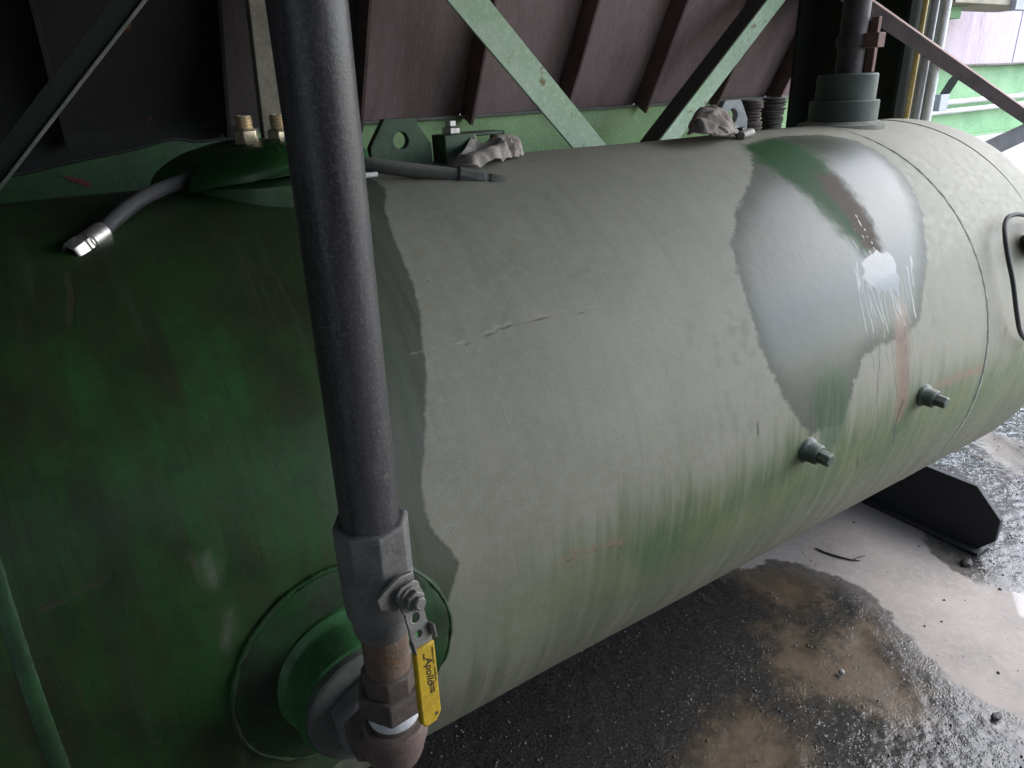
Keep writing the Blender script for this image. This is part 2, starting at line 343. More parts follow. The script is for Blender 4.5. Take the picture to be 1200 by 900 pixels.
damp = t.mix(t.step(nB, 0.35, 0.65), (0.13, 0.115, 0.10), (0.085, 0.078, 0.07))
grav = t.mix(t.step(nC, 0.35, 0.7), (0.022, 0.022, 0.021), (0.065, 0.06, 0.054)); grav = t.mix(t.step(nB, 0.55, 0.7, 0, 0.6), grav, (0.08, 0.068, 0.055))
mudc = t.mix(t.step(nB, 0.3, 0.7), (0.135, 0.095, 0.06), (0.075, 0.056, 0.038))
c = t.mix(wet, dry, t.mix(soak, damp, grav)); c = t.mix(t.math('MULTIPLY', mud, wet), c, mudc)
r = t.mixf(wet, 0.85, t.mixf(soak, 0.30, t.step(t.attr('wet2'), 0.0, 0.2, 0.11, 0.05))); r = t.mixf(t.math('MULTIPLY', mud, wet), r, t.mixf(nB, 0.3, 0.6))
pud = t.step(t.attr('puddle'), -0.01, 0.01); r = t.mixf(pud, r, 0.04)
wv = t.n('ShaderNodeMapping'); t.link(v, wv.inputs[0]); vj = t.n('ShaderNodeVectorMath', operation='ADD'); t.link(wv.outputs[0], vj.inputs[0]); nz = t.n('ShaderNodeTexNoise'); nz.inputs['Scale'].default_value = 30; t.link(v, nz.inputs['Vector']); sc_ = t.n('ShaderNodeVectorMath', operation='SCALE'); sc_.inputs['Scale'].default_value = 0.02; t.link(nz.outputs[1], sc_.inputs[0]); t.link(sc_.outputs[0], vj.inputs[1])
peb = t.step(t.voro(vj.outputs[0], 130), 0.05, 0.5, 1.0, 0.0); peb2 = t.step(t.voro(vj.outputs[0], 62), 0.1, 0.5, 1.0, 0.0)
pmask = t.step(nD, 0.46, 0.62); nS = t.noise(v, 70, 3, 0.5)
pmask = t.math('MULTIPLY', pmask, t.step(nA, 0.36, 0.58, 0.15, 1.0))
hgt = t.math('ADD', t.math('ADD', t.math('MULTIPLY', peb, pmask), t.math('MULTIPLY', t.math('MULTIPLY', peb2, t.step(nB, 0.5, 0.6)), 0.7)), t.math('MULTIPLY', nS, 0.7))
hgt = t.math('ADD', hgt, t.math('MULTIPLY', nC, 0.15))
bstr = t.mixf(wet, 0.12, t.mixf(t.math('MAXIMUM', mud, pud), t.step(t.attr('wet2'), 0.0, 0.3, 0.45, 0.28), 0.22))
bp = t.n('ShaderNodeBump'); t.link(hgt, bp.inputs['Height']); t.link(bstr, bp.inputs['Strength']); bp.inputs['Distance'].default_value = 0.005
ground_mat = t.out(c, r, 0.0, bp.outputs[0])
ground, _ = grid_mesh('ground', np.stack([X_, Y_, Z_], -1), len(xs), len(ys), ground_mat)
add_attr(ground, 'wet', np.clip(a_wet, -2, 2)); add_attr(ground, 'wet2', np.clip(a_wet2, -2, 2)); add_attr(ground, 'mud', np.clip(a_mud, -2, 2)); add_attr(ground, 'puddle', np.clip(a_pud, -2, 2))
structure(ground)

# loose gravel lying on the wet ground: nobody could count it
def scatter(n, box, keep, smin, smax, mat, name):
    ico_v = np.array([(0,0,1),(.894,0,.447),(.276,.851,.447),(-.724,.526,.447),(-.724,-.526,.447),(.276,-.851,.447),(.724,.526,-.447),(-.276,.851,-.447),(-.894,0,-.447),(-.276,-.851,-.447),(.724,-.526,-.447),(0,0,-1)])
    ico_f = np.array([(0,1,2),(0,2,3),(0,3,4),(0,4,5),(0,5,1),(1,6,2),(2,7,3),(3,8,4),(4,9,5),(5,10,1),(2,6,7),(3,7,8),(4,8,9),(5,9,10),(1,10,6),(6,11,7),(7,11,8),(8,11,9),(9,11,10),(10,11,6)])
    p = np.stack([np.random.uniform(box[0], box[1], n), np.random.uniform(box[2], box[3], n)], -1)
    p = p[keep(p)]; k = len(p)
    s = smin*(smax/smin)**(np.random.rand(k)**4.0)
    a = np.random.rand(k)*2*PI
    jit = 1+np.random.uniform(-.35, .35, (k, 12, 1)); vv = ico_v[None]*jit*np.stack([s, s*np.random.uniform(.6, 1, k), s*np.random.uniform(.4, .8, k)], -1)[:, None, :]
    ca, sa = np.cos(a)[:, None], np.sin(a)[:, None]
    x = vv[..., 0]*ca-vv[..., 1]*sa+p[:, :1]; y = vv[..., 0]*sa+vv[..., 1]*ca+p[:, 1:]; z = vv[..., 2]+(s*0.3)[:, None]
    V = np.stack([x, y, z], -1).reshape(-1, 3); F = (ico_f[None]+(np.arange(k)*12)[:, None, None]).reshape(-1, 3)
    me = bpy.data.meshes.new(name); me.vertices.add(len(V)); me.vertices.foreach_set('co', V.astype(np.float32).ravel())
    me.loops.add(F.size); me.loops.foreach_set('vertex_index', F.ravel().astype(np.int32)); me.polygons.add(len(F))
    me.polygons.foreach_set('loop_start', np.arange(0, F.size, 3, dtype=np.int32)); me.polygons.foreach_set('loop_total', np.full(len(F), 3, np.int32))
    me.update(calc_edges=True); me.polygons.foreach_set('use_smooth', [True]*len(F)); me.materials.append(mat)
    o = bpy.data.objects.new(name, me); col.objects.link(o); o['kind'] = 'stuff'; return o
def in_wet(p):
    d = np.maximum(sdf(p, wet1), sdf(p, wet2)); m = np.maximum.reduce([sdf(p, q) for q in (mud1, mud2, mud3, mud4)]); u = sdf(p, puddle)
    cl = vnoise(p[:, 0]*9, p[:, 1]*9, 11)
    return (d > 0.05+0.15*np.random.rand(len(p))) & (np.random.rand(len(p)) < np.where(m > -0.01, 0.12, 0.3+0.7*(cl > .42))) & (u < -.01)
tag(scatter(60000, (0.3, 5.2, -1.5, 0.6), in_wet, 0.0009, 0.0048, wet_stone, 'gravel'), 'wet dark gravel and grit strewn over the muddy floor', 'gravel')
def in_dry(p):
    d = np.maximum(sdf(p, wet1), sdf(p, wet2)); return (d < 0.05) & (vnoise(p[:, 0]*5, p[:, 1]*5, 12) > np.random.rand(len(p))*1.3)
tag(scatter(1500, (1.4, 3.6, -1.4, 0.3), in_dry, 0.0012, 0.0065, black_bit, 'grit'), 'dark crumbs of grit on the dry pale concrete', 'grit')

# ================================================================== TANK
tank = thing('steel_tank', 'large dusty green horizontal cylindrical steel tank with wet stains and drips', 'tank', (0.9, 0, 0.0))
# paint masks are outlines on the unrolled shell: (X, arc length)
def U(pts): return [tuple(tank_uv(*p)) for p in pts]
dust_edge = U([(452,222),(450,245),(458,272),(470,300),(484,335),(491,365),(494,400),(499,430),(498,470),(497,505),(495,540),(493,570),(497,598),(503,618),(516,634),(530,648),(536,660),(532,680),(526,696),(521,712),(516,735)])
dust_poly = [(tank_uv(449,222)[0], 1.6)]+dust_edge+[(0.33, -0.09), (0.28, -0.17), (0.19, -0.21), (0.13, -0.27), (0.06, -0.6), (0.0, -1.2), (2.9, -1.2), (2.9, 1.6)]
patch = U([(876,168),(882,196),(872,228),(862,250),(857,282),(863,320),(876,360),(888,398),(899,428),(912,455),(928,482),(940,500),(948,512),(958,505),(985,500),(994,478),(1001,452),(1010,424),(1030,405),(1060,398),(1078,375),(1083,335),(1086,290),(1083,258),(1073,228),(1055,200),(1030,178),(1000,164),(960,158),(915,160)])
gst = U([(868,170),(905,162),(945,172),(975,200),(1000,228),(1018,262),(1022,290),(1012,296),(985,272),(960,244),(925,214),(890,192)])
bst = U([(958,205),(978,203),(1000,230),(1020,258),(1032,290),(1032,300),(1018,294),(1003,270),(985,243),(965,222)])
pool = U([(1014,303),(1021,299),(1027,294),(1034,297),(1041,295),(1047,302),(1051,311),(1050,318),(1055,326),(1053,336),(1055,347),(1051,341),(1047,338),(1045,350),(1041,340),(1037,344),(1034,338),(1030,347),(1027,338),(1023,336),(1020,342),(1017,330),(1011,325),(1014,317),(1009,310)])
lowg = U([(958,440),(975,425),(992,440),(996,470),(992,495),(980,525),(965,530),(955,500),(952,470)])
pink = U([(1049,352),(1056,350),(1062,365),(1066,400),(1066,440),(1062,470),(1055,490),(1050,480),(1052,440),(1049,400)])
nx, nA_ = 330, 300
Xs = np.concatenate([np.linspace(-1.15, -0.42, 14), np.linspace(-0.4, 1.22, 250), np.linspace(1.222, 1.76, 300), np.linspace(1.765, 2.40, 90)])
hd = 0.26; tt = np.linspace(0, PI/2, 40)[1:]
prof = [(x, R) for x in Xs]+[(2.40+hd*math.sin(q), max(R*math.cos(q), 0.002)) for q in tt]
prof = [(-1.15-0.28*math.sin(q), max(R*math.cos(q), 0.002)) for q in np.linspace(PI/2, 0, 12)[:-1]]+prof
th = np.concatenate([np.linspace(-75, 105, 320), np.linspace(108, 282, 40)])*PI/180
TX = np.array([p[0] for p in prof]); TR = np.array([p[1] for p in prof])
arcx = np.concatenate([[0], np.cumsum(np.hypot(np.diff(TX), np.diff(TR)))]); k0 = int(np.argmin(abs(TX))); arcx = arcx-arcx[k0]+TX[k0]
Xg, Tg = np.meshgrid(arcx, th, indexing='ij'); PX = np.repeat(TX, len(th)); PR = np.repeat(TR, len(th)); PT = Tg.ravel(); PA = Xg.ravel()
Ps = np.stack([np.where(PX <= 2.40, PX, PA), R*PT], -1)
# slight dents / waviness of rolled plate
wav = (vnoise(Ps[:, 0]*3, Ps[:, 1]*3, 21)-.5)*0.004*np.clip(PR/R*3-2, 0, 1)
rr = PR+wav
V = np.stack([PX, -rr*np.cos(PT), AZ+rr*np.sin(PT)], -1)

t = NT('tank paint'); uv = t.vec('UV'); uvs = t.vec('UV', (1, 0.06, 1)); uvm = t.vec('UV', (1, 0.25, 1))
nb = t.noise(uv, 6, 8, 0.62); nf = t.noise(uv, 45, 6, 0.65); ng = t.noise(uv, 420, 3, 0.6); nst = t.noise(uvs, 42, 5, 0.6); nst2 = t.noise(uvs, 110, 4, 0.6); nm = t.noise(uvm, 9, 6, 0.6)
def ctr(x, k): return t.math('MULTIPLY', t.math('SUBTRACT', x, 0.5), k)
def A(name, amp, lo, hi, nz=None):
    return t.step(t.math('ADD', t.attr(name), ctr(nz if nz is not None else nf, amp)), lo, hi)
arc = t.n('ShaderNodeSeparateXYZ'); t.link(uv, arc.inputs[0]); S = arc.outputs[1]; XX = arc.outputs[0]
dustm = t.step(t.math('ADD', t.attr('dust'), t.math('ADD', ctr(nf, 0.011), ctr(t.noise(uv, 160, 5, 0.7), 0.006))), -0.003, 0.004)
G1, G2 = (0.024, 0.085, 0.020), (0.014, 0.042, 0.014)
oil = (0.032, 0.036, 0.018); wetd = (0.125, 0.13, 0.10)
ns3 = t.noise(t.vec('UV', (1, 0.10, 1)), 16, 7, 0.68); nh = t.noise(uv, 150, 6, 0.7); nv_ = t.noise(uv, 17, 9, 0.72, 0.6)
c = t.mix(t.step(t.math('ADD', t.math('MULTIPLY', ns3, 0.5), t.math('MULTIPLY', nb, 0.5)), 0.40, 0.60), G1, oil)
c = t.mix(t.step(nv_, 0.50, 0.64, 0, 0.75), c, G2)
c = t.mix(t.math('MULTIPLY', t.math('MULTIPLY', t.step(nv_, 0.43, 0.33), t.step(nh, 0.35, 0.65)), 0.5), c, (0.045, 0.12, 0.05)); c = t.mix(t.step(t.math('ADD', S, ctr(nb, 0.5)), 0.38, 0.62, 0, 0.55), c, t.mix(nf, (0.032, 0.030, 0.018), (0.022, 0.035, 0.016)))
c = t.mix(t.step(nst, 0.55, 0.70, 0, 0.6), c, (0.055, 0.07, 0.04)); c = t.mix(t.step(nst2, 0.55, 0.7, 0, 0.5), c, (0.014, 0.03, 0.012)); c = t.mix(t.math('MULTIPLY', t.step(ng, 0.58, 0.7), t.step(nf, 0.45, 0.65)), c, (0.10, 0.125, 0.08))
c = t.mix(t.step(nh, 0.55, 0.75, 0, 0.45), c, (0.05, 0.09, 0.045))
chip = t.math('MULTIPLY', t.step(t.voro(t.vec('UV', (1, 0.7, 1)), 34), 0.04, 0.09, 1, 0), t.step(nf, 0.48, 0.54)); c = t.mix(t.math('MULTIPLY', chip, 0.8), c, t.mix(nh, (0.02, 0.016, 0.012), (0.13, 0.12, 0.095)))
wetd2 = t.mix(t.step(nst, 0.4, 0.65), wetd, (0.085, 0.095, 0.065)); wetd2 = t.mix(t.step(nh, 0.5, 0.75, 0, 0.5), wetd2, (0.16, 0.16, 0.13))
c = t.mix(t.math('MULTIPLY', t.step(t.math('ADD', t.attr('dust'), ctr(nv_, 0.12)), -0.17, -0.02), t.step(S, -0.02, 0.12, 0.35, 0.9)), c, wetd2)           # soaked dust by the edge
c = t.mix(A('scuff', 0.07, -0.012, 0.025, ns3), c, t.mix(nh, (0.07, 0.085, 0.06), (0.27, 0.26, 0.22)))
dc = t.mix(t.step(nb, 0.3, 0.7), (0.285, 0.272, 0.212), (0.235, 0.232, 0.172))
dc = t.mix(t.step(nf, 0.38, 0.66, 0, 0.55), dc, (0.325, 0.31, 0.265))
dc = t.mix(t.step(nst, 0.48, 0.72, 0, 0.34), dc, (0.19, 0.20, 0.145))
dc = t.mix(t.step(ng, 0.52, 0.75, 0, 0.45), dc, (0.41, 0.39, 0.34))
# the dust thins out in runs towards the underside and green shows
low = t.step(t.math('ADD', S, t.math('ADD', ctr(nst, 0.22), t.math('ADD', ctr(nst2, 0.04), ctr(nm, 0.20)))), 0.12, -0.05)
low = t.math('MULTIPLY', low, t.math('MULTIPLY', t.step(XX, 0.35, 0.85, 0.3, 1.0), t.step(XX, 2.1, 1.5, 0.85, 1.0)))
gl = t.mix(t.step(nb, 0.35, 0.65), (0.045, 0.095, 0.028), (0.115, 0.140, 0.045))
gl = t.mix(t.step(nst, 0.45, 0.68, 0, 0.45), gl, (0.19, 0.20, 0.12)); gl = t.mix(t.step(nst2, 0.5, 0.7, 0, 0.2), gl, (0.22, 0.23, 0.16))
dc = t.mix(t.math('MULTIPLY', low, 0.95), dc, gl)
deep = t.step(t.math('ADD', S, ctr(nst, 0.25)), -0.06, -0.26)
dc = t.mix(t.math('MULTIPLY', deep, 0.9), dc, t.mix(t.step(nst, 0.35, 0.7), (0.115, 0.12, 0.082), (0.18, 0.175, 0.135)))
spots = t.math('MULTIPLY', t.step(t.voro(t.vec('UV', (1, 0.6, 1)), 16), 0.10, 0.20, 1, 0), t.step(nb, 0.5, 0.62))
dc = t.mix(t.math('MULTIPLY', spots, 0.5), dc, (0.13, 0.145, 0.10))
pts_ = t.step(t.voro(uv, 38), 0.03, 0.09, 1, 0); dc = t.mix(t.math('MULTIPLY', pts_, t.step(nf, 0.56, 0.6)), dc, (0.08, 0.08, 0.065))
c = t.mix(dustm, c, dc)
rough_ = t.mixf(dustm, t.mixf(t.step(nb, 0.4, 0.62), 0.42, 0.34), t.mixf(t.step(nf, 0.35, 0.65), 0.58, 0.72))
dmp = A('damp', 0.040, -0.008, 0.014); c = t.mix(t.math('MULTIPLY', dmp, 0.34), c, (0.12, 0.13, 0.085))
# the wetted patch
pm = t.step(t.math('ADD', t.attr('patch'), t.math('ADD', ctr(nf, 0.030), t.math('ADD', ctr(nst2, 0.006), ctr(nv_, 0.035)))), -0.005, 0.007)
wetc = t.mix(t.step(nb, 0.35, 0.65), (0.055, 0.066, 0.044), (0.085, 0.093, 0.066))
c = t.mix(pm, c, wetc); rough_ = t.mixf(pm, rough_, t.mixf(t.step(t.math('ADD', t.attr('patch'), ctr(nv_, 0.06)), 0.0, 0.06), 0.55, t.mixf(t.step(nb, 0.35, 0.7), 0.36, 0.40)))
gm = t.step(t.math('ADD', t.attr('gstreak'), t.math('ADD', ctr(nst2, 0.05), ctr(nv_, 0.10))), -0.03, 0.035); c = t.mix(gm, c, t.mix(nst2, (0.014, 0.060, 0.016), (0.026, 0.085, 0.028)))
bm_ = A('bstreak', 0.06, -0.022, 0.018); c = t.mix(bm_, c, t.mix(nf, (0.05, 0.035, 0.02), (0.085, 0.055, 0.032)))
rough_ = t.mixf(t.math('MAXIMUM', gm, bm_), rough_, 0.6); spec_ = t.mixf(t.math('MAXIMUM', gm, bm_), t.mixf(pm, 0.5, 0.38), 0.12)
lg = A('lowgreen', 0.05, -0.012, 0.016, nst2); c = t.mix(t.math('MULTIPLY', lg, 0.9), c, t.mix(t.step(nst2, 0.4, 0.6), (0.022, 0.07, 0.02), (0.05, 0.10, 0.04))); rough_ = t.mixf(lg, rough_, 0.3)
pk = A('pink', 0.05, -0.014, 0.012, nst2); c = t.mix(t.math('MULTIPLY', pk, 0.8), c, t.mix(nf, (0.26, 0.17, 0.12), (0.17, 0.10, 0.07)))
orr = A('orange', 0.075, -0.010, 0.012); c = t.mix(t.math('MULTIPLY', t.math('MULTIPLY', orr, t.step(nh, 0.30, 0.5, 0.25, 1.0)), 0.8), c, t.mix(t.step(nh, 0.4, 0.6), (0.30, 0.175, 0.11), (0.20, 0.15, 0.11)))
orn = A('oilrun', 0.002, -0.0006, 0.0008); c = t.mix(t.math('MULTIPLY', orn, 0.72), c, (0.035, 0.045, 0.025)); rough_ = t.mixf(orn, rough_, 0.5)
sc1 = A('scratch', 0.006, -0.001, 0.001); c = t.mix(t.math('MULTIPLY', t.math('MULTIPLY', sc1, t.step(nf, 0.35, 0.6, 0.1, 1.0)), 0.42), c, (0.42, 0.40, 0.36))
drk = A('shade_and_marks', 0.006, -0.001, 0.0012); c = t.mix(t.math('MULTIPLY', drk, 0.7), c, (0.06, 0.055, 0.04))  # dark lines: shade along the scratch, the hose drip, other marks
pl = t.step(t.math('ADD', t.attr('pool'), t.math('ADD', ctr(nst2, 0.004), ctr(nh, 0.003))), -0.0006, 0.0010); rough_ = t.mixf(pl, rough_, t.mixf(t.step(nst2, 0.4, 0.65), 0.05, 0.15)); spec_ = t.mixf(pl, spec_, 0.45); c = t.mix(pl, c, (0.12, 0.12, 0.10))
h = t.math('ADD', t.math('MULTIPLY', ng, t.mixf(t.math('MAXIMUM', pm, t.math('SUBTRACT', 1.0, dustm)), 0.55, 0.10)), t.math('MULTIPLY', nf, 0.5))
h = t.math('ADD', h, t.math('MULTIPLY', t.math('SUBTRACT', t.step(t.attr('scratch'), -0.002, 0.002), t.step(t.attr('shade_and_marks'), -0.002, 0.002)), 0.4))
h = t.math('ADD', h, t.math('MULTIPLY', dustm, 0.25)); h = t.math('ADD', h, t.math('MULTIPLY', t.math('ADD', t.math('MULTIPLY', orn, 0.1), t.math('MULTIPLY', pl, 0.25)), 0.25))
tank_mat = t.out(c, rough_, 0.0, t.bump(h, 0.35, 0.0025), spec_)
shell_o, quads = grid_mesh('shell', V, len(TX), len(th), tank_mat, wrap=True)
shell_o.parent = tank; shell_o.matrix_parent_inverse = tank.matrix_world.inverted()
uvl = shell_o.data.uv_layers.new(name='UVMap'); uvd = np.stack([Ps[:, 0], Ps[:, 1]], -1)[quads.ravel()]
uvl.data.foreach_set('uv', uvd.astype(np.float32).ravel())
cl_ = lambda a: np.clip(a, -1, 1)
add_attr(shell_o, 'dust', cl_(sdf(Ps, dust_poly))); add_attr(shell_o, 'patch', cl_(sdf(Ps, patch)))
add_attr(shell_o, 'gstreak', cl_(sdf(Ps, gst))); add_attr(shell_o, 'bstreak', cl_(sdf(Ps, bst))); run_w = [(1000,300,1006,330),(1007,330,1010,362),(1046,342,1049,362),(1059,318,1066,352),(1068,300,1071,336),(1020,345,1027,372),(1033,345,1038,398),(1048,345,1056,368),(1003,316,1016,388),(1010,325,1024,390),(1016,335,1030,396),(1022,338,1035,378),(1029,342,1042,390),(1036,343,1044,384),(1043,340,1053,374),(1050,335,1061,382),(1055,330,1068,380),(1063,312,1073,372),(1004,308,1012,345),(1016,330,1022,368)]
wob = (vnoise(Ps[:, 1]*60, Ps[:, 0]*25, 31)-.5)*0.006
Pw = Ps+np.stack([wob, 0*wob], -1); uu = np.clip((Ps[:, 1]-0.2)/0.25, 0, 1)
def runs(L, w0): return np.maximum.reduce([sdline(Pw, U([(a, b), ((a+c_)/2-1.0, (b+d_)/2), (c_, d_)]), w0*(0.35+0.75*((k*37) % 10)/10)) for k, (a, b, c_, d_) in enumerate(L)])
glints = np.maximum.reduce([sdline(Ps, U([(a, b), (a+1.5, b+2)]), 0.002) for a, b in [(1003,252),(1008,262),(1013,268),(1016,276),(1021,283),(1024,290),(1028,293),(1011,276),(1019,294),(1006,258),(1031,297),(1001,268)]])
add_attr(shell_o, 'pool', cl_(np.maximum.reduce([sdf(Ps, pool), runs(run_w, 0.0024), glints])))
run_d = [(958,224,1002,288),(968,245,1010,300),(978,248,1013,292),(972,238,1006,296),(1044,385,1052,470),(1059,370,1066,462),(1067,378,1075,440),(1031,390,1026,510),(957,470,955,528),(966,455,962,532),(972,470,970,535),(980,450,978,520),(986,455,984,505),(992,440,988,480),(962,440,960,500),(1020,385,1024,435),(976,440,974,530),(951,460,951,505),(1038,395,1042,430)]
add_attr(shell_o, 'oilrun', cl_(runs(run_d, 0.0017)))
add_attr(shell_o, 'lowgreen', cl_(sdf(Ps, lowg))); add_attr(shell_o, 'pink', cl_(sdf(Ps, pink)))
add_attr(shell_o, 'orange', cl_(np.maximum.reduce([sdline(Ps, U([(1098,452),(1120,443),(1150,432)]), 0.010), sdline(Ps, U([(657,656),(690,645),(729,632)]), 0.0045), sdline(Ps, U([(1052,492),(1060,478)]), 0.008)])))
add_attr(shell_o, 'scratch', cl_(np.maximum.reduce([sdline(Ps, U([(480,414),(515,410),(560,393),(600,376),(650,366),(700,360),(711,363)]), 0.0020), sdline(Ps, U([(575,420),(590,480),(605,540)]), 0.0004)])))
add_attr(shell_o, 'shade_and_marks', cl_(np.maximum.reduce([sdline(Ps, U([(545,404),(600,381),(650,371),(690,366)]), 0.0016), sdline(Ps, U([(660,659),(700,645),(728,637)]), 0.0015), sdline(Ps, U([(42,718),(70,705),(130,675)]), 0.003), sdline(Ps, U([(727,640),(723,655)]), 0.002),
    sdline(Ps, U([(1058,470),(1048,500),(1046,520)]), 0.005), sdline(Ps, U([(887,496),(888,510)]), 0.004), sdline(Ps, U([(1005,535),(1003,550)]), 0.004), sdline(Ps, U([(80,318),(84,345),(82,380)]), 0.004)])))
damps = [(808,390,9),(858,378,11),(872,392,13),(881,416,8),(862,420,7),(853,470,7),(861,496,9),(842,424,6),(880,496,7),(905,540,6),(887,452,6),(838,400,5),(846,505,6),(598,300,5),(540,268,5),(640,230,5)]
add_attr(shell_o, 'damp', cl_(np.maximum.reduce([sdline(Ps, U([(x_, y_-q), (x_+1, y_+q)]), 0.0011*q) for x_, y_, q in damps])))
add_attr(shell_o, 'scuff', cl_(np.maximum.reduce([sdf(Ps, U([(225,650),(245,645),(262,665),(258,690),(240,690)])), sdf(Ps, U([(262,715),(272,712),(276,735),(266,765),(256,760),(260,735)]))])))

def P_(mb, name, mat, **k): return mb.build(name, mat, tank, **k)
# weld seams round the shell
seam_mat = worn('dusty weld bead', (0.26, 0.26, 0.225), (0.18, 0.19, 0.155), 0.8, 0, 30, 0.05, bump=0.6, bscale=160)
seam_wet = worn('green weld band', (0.024, 0.085, 0.028), (0.02, 0.05, 0.02), 0.38, 0, 14, 0.05, bump=0.5, bscale=120)
def bead(X, half, hgt, mat, name='weld_seam', rad=R, wob=0.0):
    m = MB(); n = 150; vs = []; fs = []; pr = [(-half, -0.002), (-half*.6, hgt*.75), (0, hgt), (half*.6, hgt*.75), (half, -0.002)]
    for k in range(n):
        a = math.radians(-80+190*k/(n-1))
        for dx, dr in pr:
            q = rad+dr+wob*0.0012*math.sin(k*1.9+dx*50); vs.append((X+dx+wob*0.0018*math.sin(k*2.3), -q*math.cos(a), AZ+q*math.sin(a)))
    for k in range(n-1):
        for i in range(4): fs.append((k*5+i, k*5+i+1, (k+1)*5+i+1, (k+1)*5+i))
    m.add(vs, fs); return P_(m, name, mat, angle=60)
bead(1.952, 0.007, 0.0011, seam_mat, wob=0.5)
bead(-0.152, 0.013, 0.0022, seam_wet, wob=0.12)
bead(2.302, 0.003, 0.002, seam_mat)

# reinforcing pad and boss of the side outlet
PXc, PZc = 0.195, 0.838
m = MB(); n = 64; vs = []; fs = []
rings = [(0.0, 0.008), (0.05, 0.008), (0.10, 0.008), (0.150, 0.008), (0.157, 0.006), (0.160, 0.001), (0.166, -0.002)]
for r_, hh in rings:
    for k in range(n):
        a = 2*PI*k/n; s_ = (PZc-AZ)+r_*math.sin(a); vs.append(shell(PXc+r_*math.cos(a)*1.0, s_, R+hh+0.0012*math.sin(a*11)*(r_ > .15)))
for i in range(len(rings)-1):
    for k in range(n): k2 = (k+1) % n; fs.append((i*n+k, i*n+k2, (i+1)*n+k2, (i+1)*n+k))
m.add(vs, fs)
pad_mat = worn('oily dark green pad', (0.016, 0.06, 0.018), (0.022, 0.025, 0.015), 0.36, 0, 12, 0.08, rustc=(0.1, 0.1, 0.07), bump=0.3, bscale=80)
P_(m, 'reinforcing_pad', pad_mat)
FY = frame((PXc, 0, PZc), (0, -1, 0), (1, 0, 0))
P_(MB().lathe([(0.105, 0.59), (0.105, 0.607), (0.100, 0.612), (0.096, 0.615), (0.094, 0.62), (0.094, 0.664), (0.092, 0.669), (0.082, 0.670), (0.080, 0.665), (0.08, 0.62)], FY, 64, caps=False), 'outlet_boss',
   worn('green boss paint', (0.045, 0.16, 0.05), (0.025, 0.085, 0.03), 0.38, 0, 16, 0.15, rustc=(0.1, 0.12, 0.08), bump=0.3, bscale=100))
# pad weld bead
m = MB(); m.tube([shell(PXc+0.160*math.cos(2*PI*k/60), (PZc-AZ)+0.160*math.sin(2*PI*k/60), R+0.003+0.0015*math.sin(k*2.7)) for k in range(61)], [0.0042+0.001*math.sin(k*1.7) for k in range(61)], 8, False)
P_(m, 'weld_bead', worn('wet green weld', (0.02, 0.065, 0.02), (0.04, 0.05, 0.03), 0.25, 0, 30, 0.1, bump=0.5, bscale=150))

# small plugged side fittings
for k, (px, py, rz) in enumerate([(946, 527, 0.1), (1082, 463, -0.3)]):
    p = on_tank(px, py); F = frame(p, (0.04, -1, -0.06), (1, 0, 0))
    f = MB().lathe([(0.029, -0.01), (0.028, 0.004), (0.023, 0.009), (0.022, 0.028), (0.019, 0.031)], F, 24).build('drain_boss', fit_mat, tank)
    hexm = F @ Matrix.Translation((0, 0, 0.029)) @ Matrix.Rotation(rz, 4, 'Z')
    MB().lathe([(0.014, 0), (0.0155, 0.003), (0.0155, 0.024), (0.013, 0.027)], hexm, 6).build('plug', fit_mat, f, bevel=0.0015)

# lifting lugs on top
def lug(cx, w_, h_, y, rot, mat, hr, zb):
    poly = [(-w_/2, -0.03), (w_/2, -0.03), (w_/2, h_*0.45), (w_*0.24, h_), (-w_*0.24, h_), (-w_/2, h_*0.45)]
    F = Matrix.Translation((cx, y, zb)) @ Matrix.Rotation(rot, 4, 'Z') @ frame((0, 0, 0), (0, -1, 0), (1, 0, 0))
    return MB().prism(poly, -0.01, 0.01, F, hole=(0, h_*0.56, hr)).build('lifting_lug', mat, tank, bevel=0.0015)
lug(0.615, 0.135, 0.095, 0.0, 0.0, lug_mat, 0.0165, 1.447)
lug(1.585, 0.115, 0.092, 0.0, -0.1, lug_grey, 0.019, 1.446)
# square socket with a stud, and an open channel clip, between the lugs
b_ = MB().box((0.703, -0.03, 1.437), (0.776, 0.03, 1.505)).build('square_socket', green_dark, tank, bevel=0.002)
MB().lathe([(0.019, 0), (0.021, 0.002), (0.021, 0.012), (0.012, 0.016), (0.012, 0.026)], Matrix.Translation((0.735, 0, 1.505)), 6).build('stud_nut', steel, b_)
m = MB(); F = Matrix.Translation((0.80, 0.03, 1.445))
m.box((0, 0, 0), (0.006, 0.06, 0.058), F); m.box((0.082, 0, 0), (0.088, 0.06, 0.058), F); m.box((0.006, 0.0, 0.05), (0.082, 0.06, 0.058), F)
m.build('channel_clip', green_dark, tank, bevel=0.002)
# top nozzle: collar, weld, coupling
NX = 2.09
NF = Matrix.Translation((NX, 0.0, 0))
P_(MB().lathe([(0.13, 1.43), (0.127, 1.450), (0.110, 1.457), (0.099, 1.460)], NF, 48), 'nozzle_weld', seam_mat)
P_(MB().lathe([(0.098, 1.44), (0.098, 1.515), (0.095, 1.518), (0.08, 1.519)], NF, 56), 'nozzle_collar', coupling_mat)
P_(MB().lathe([(0.085, 1.518), (0.085, 1.586), (0.081, 1.591), (0.035, 1.592)], NF, 56), 'nozzle_coupling', coupling_mat)
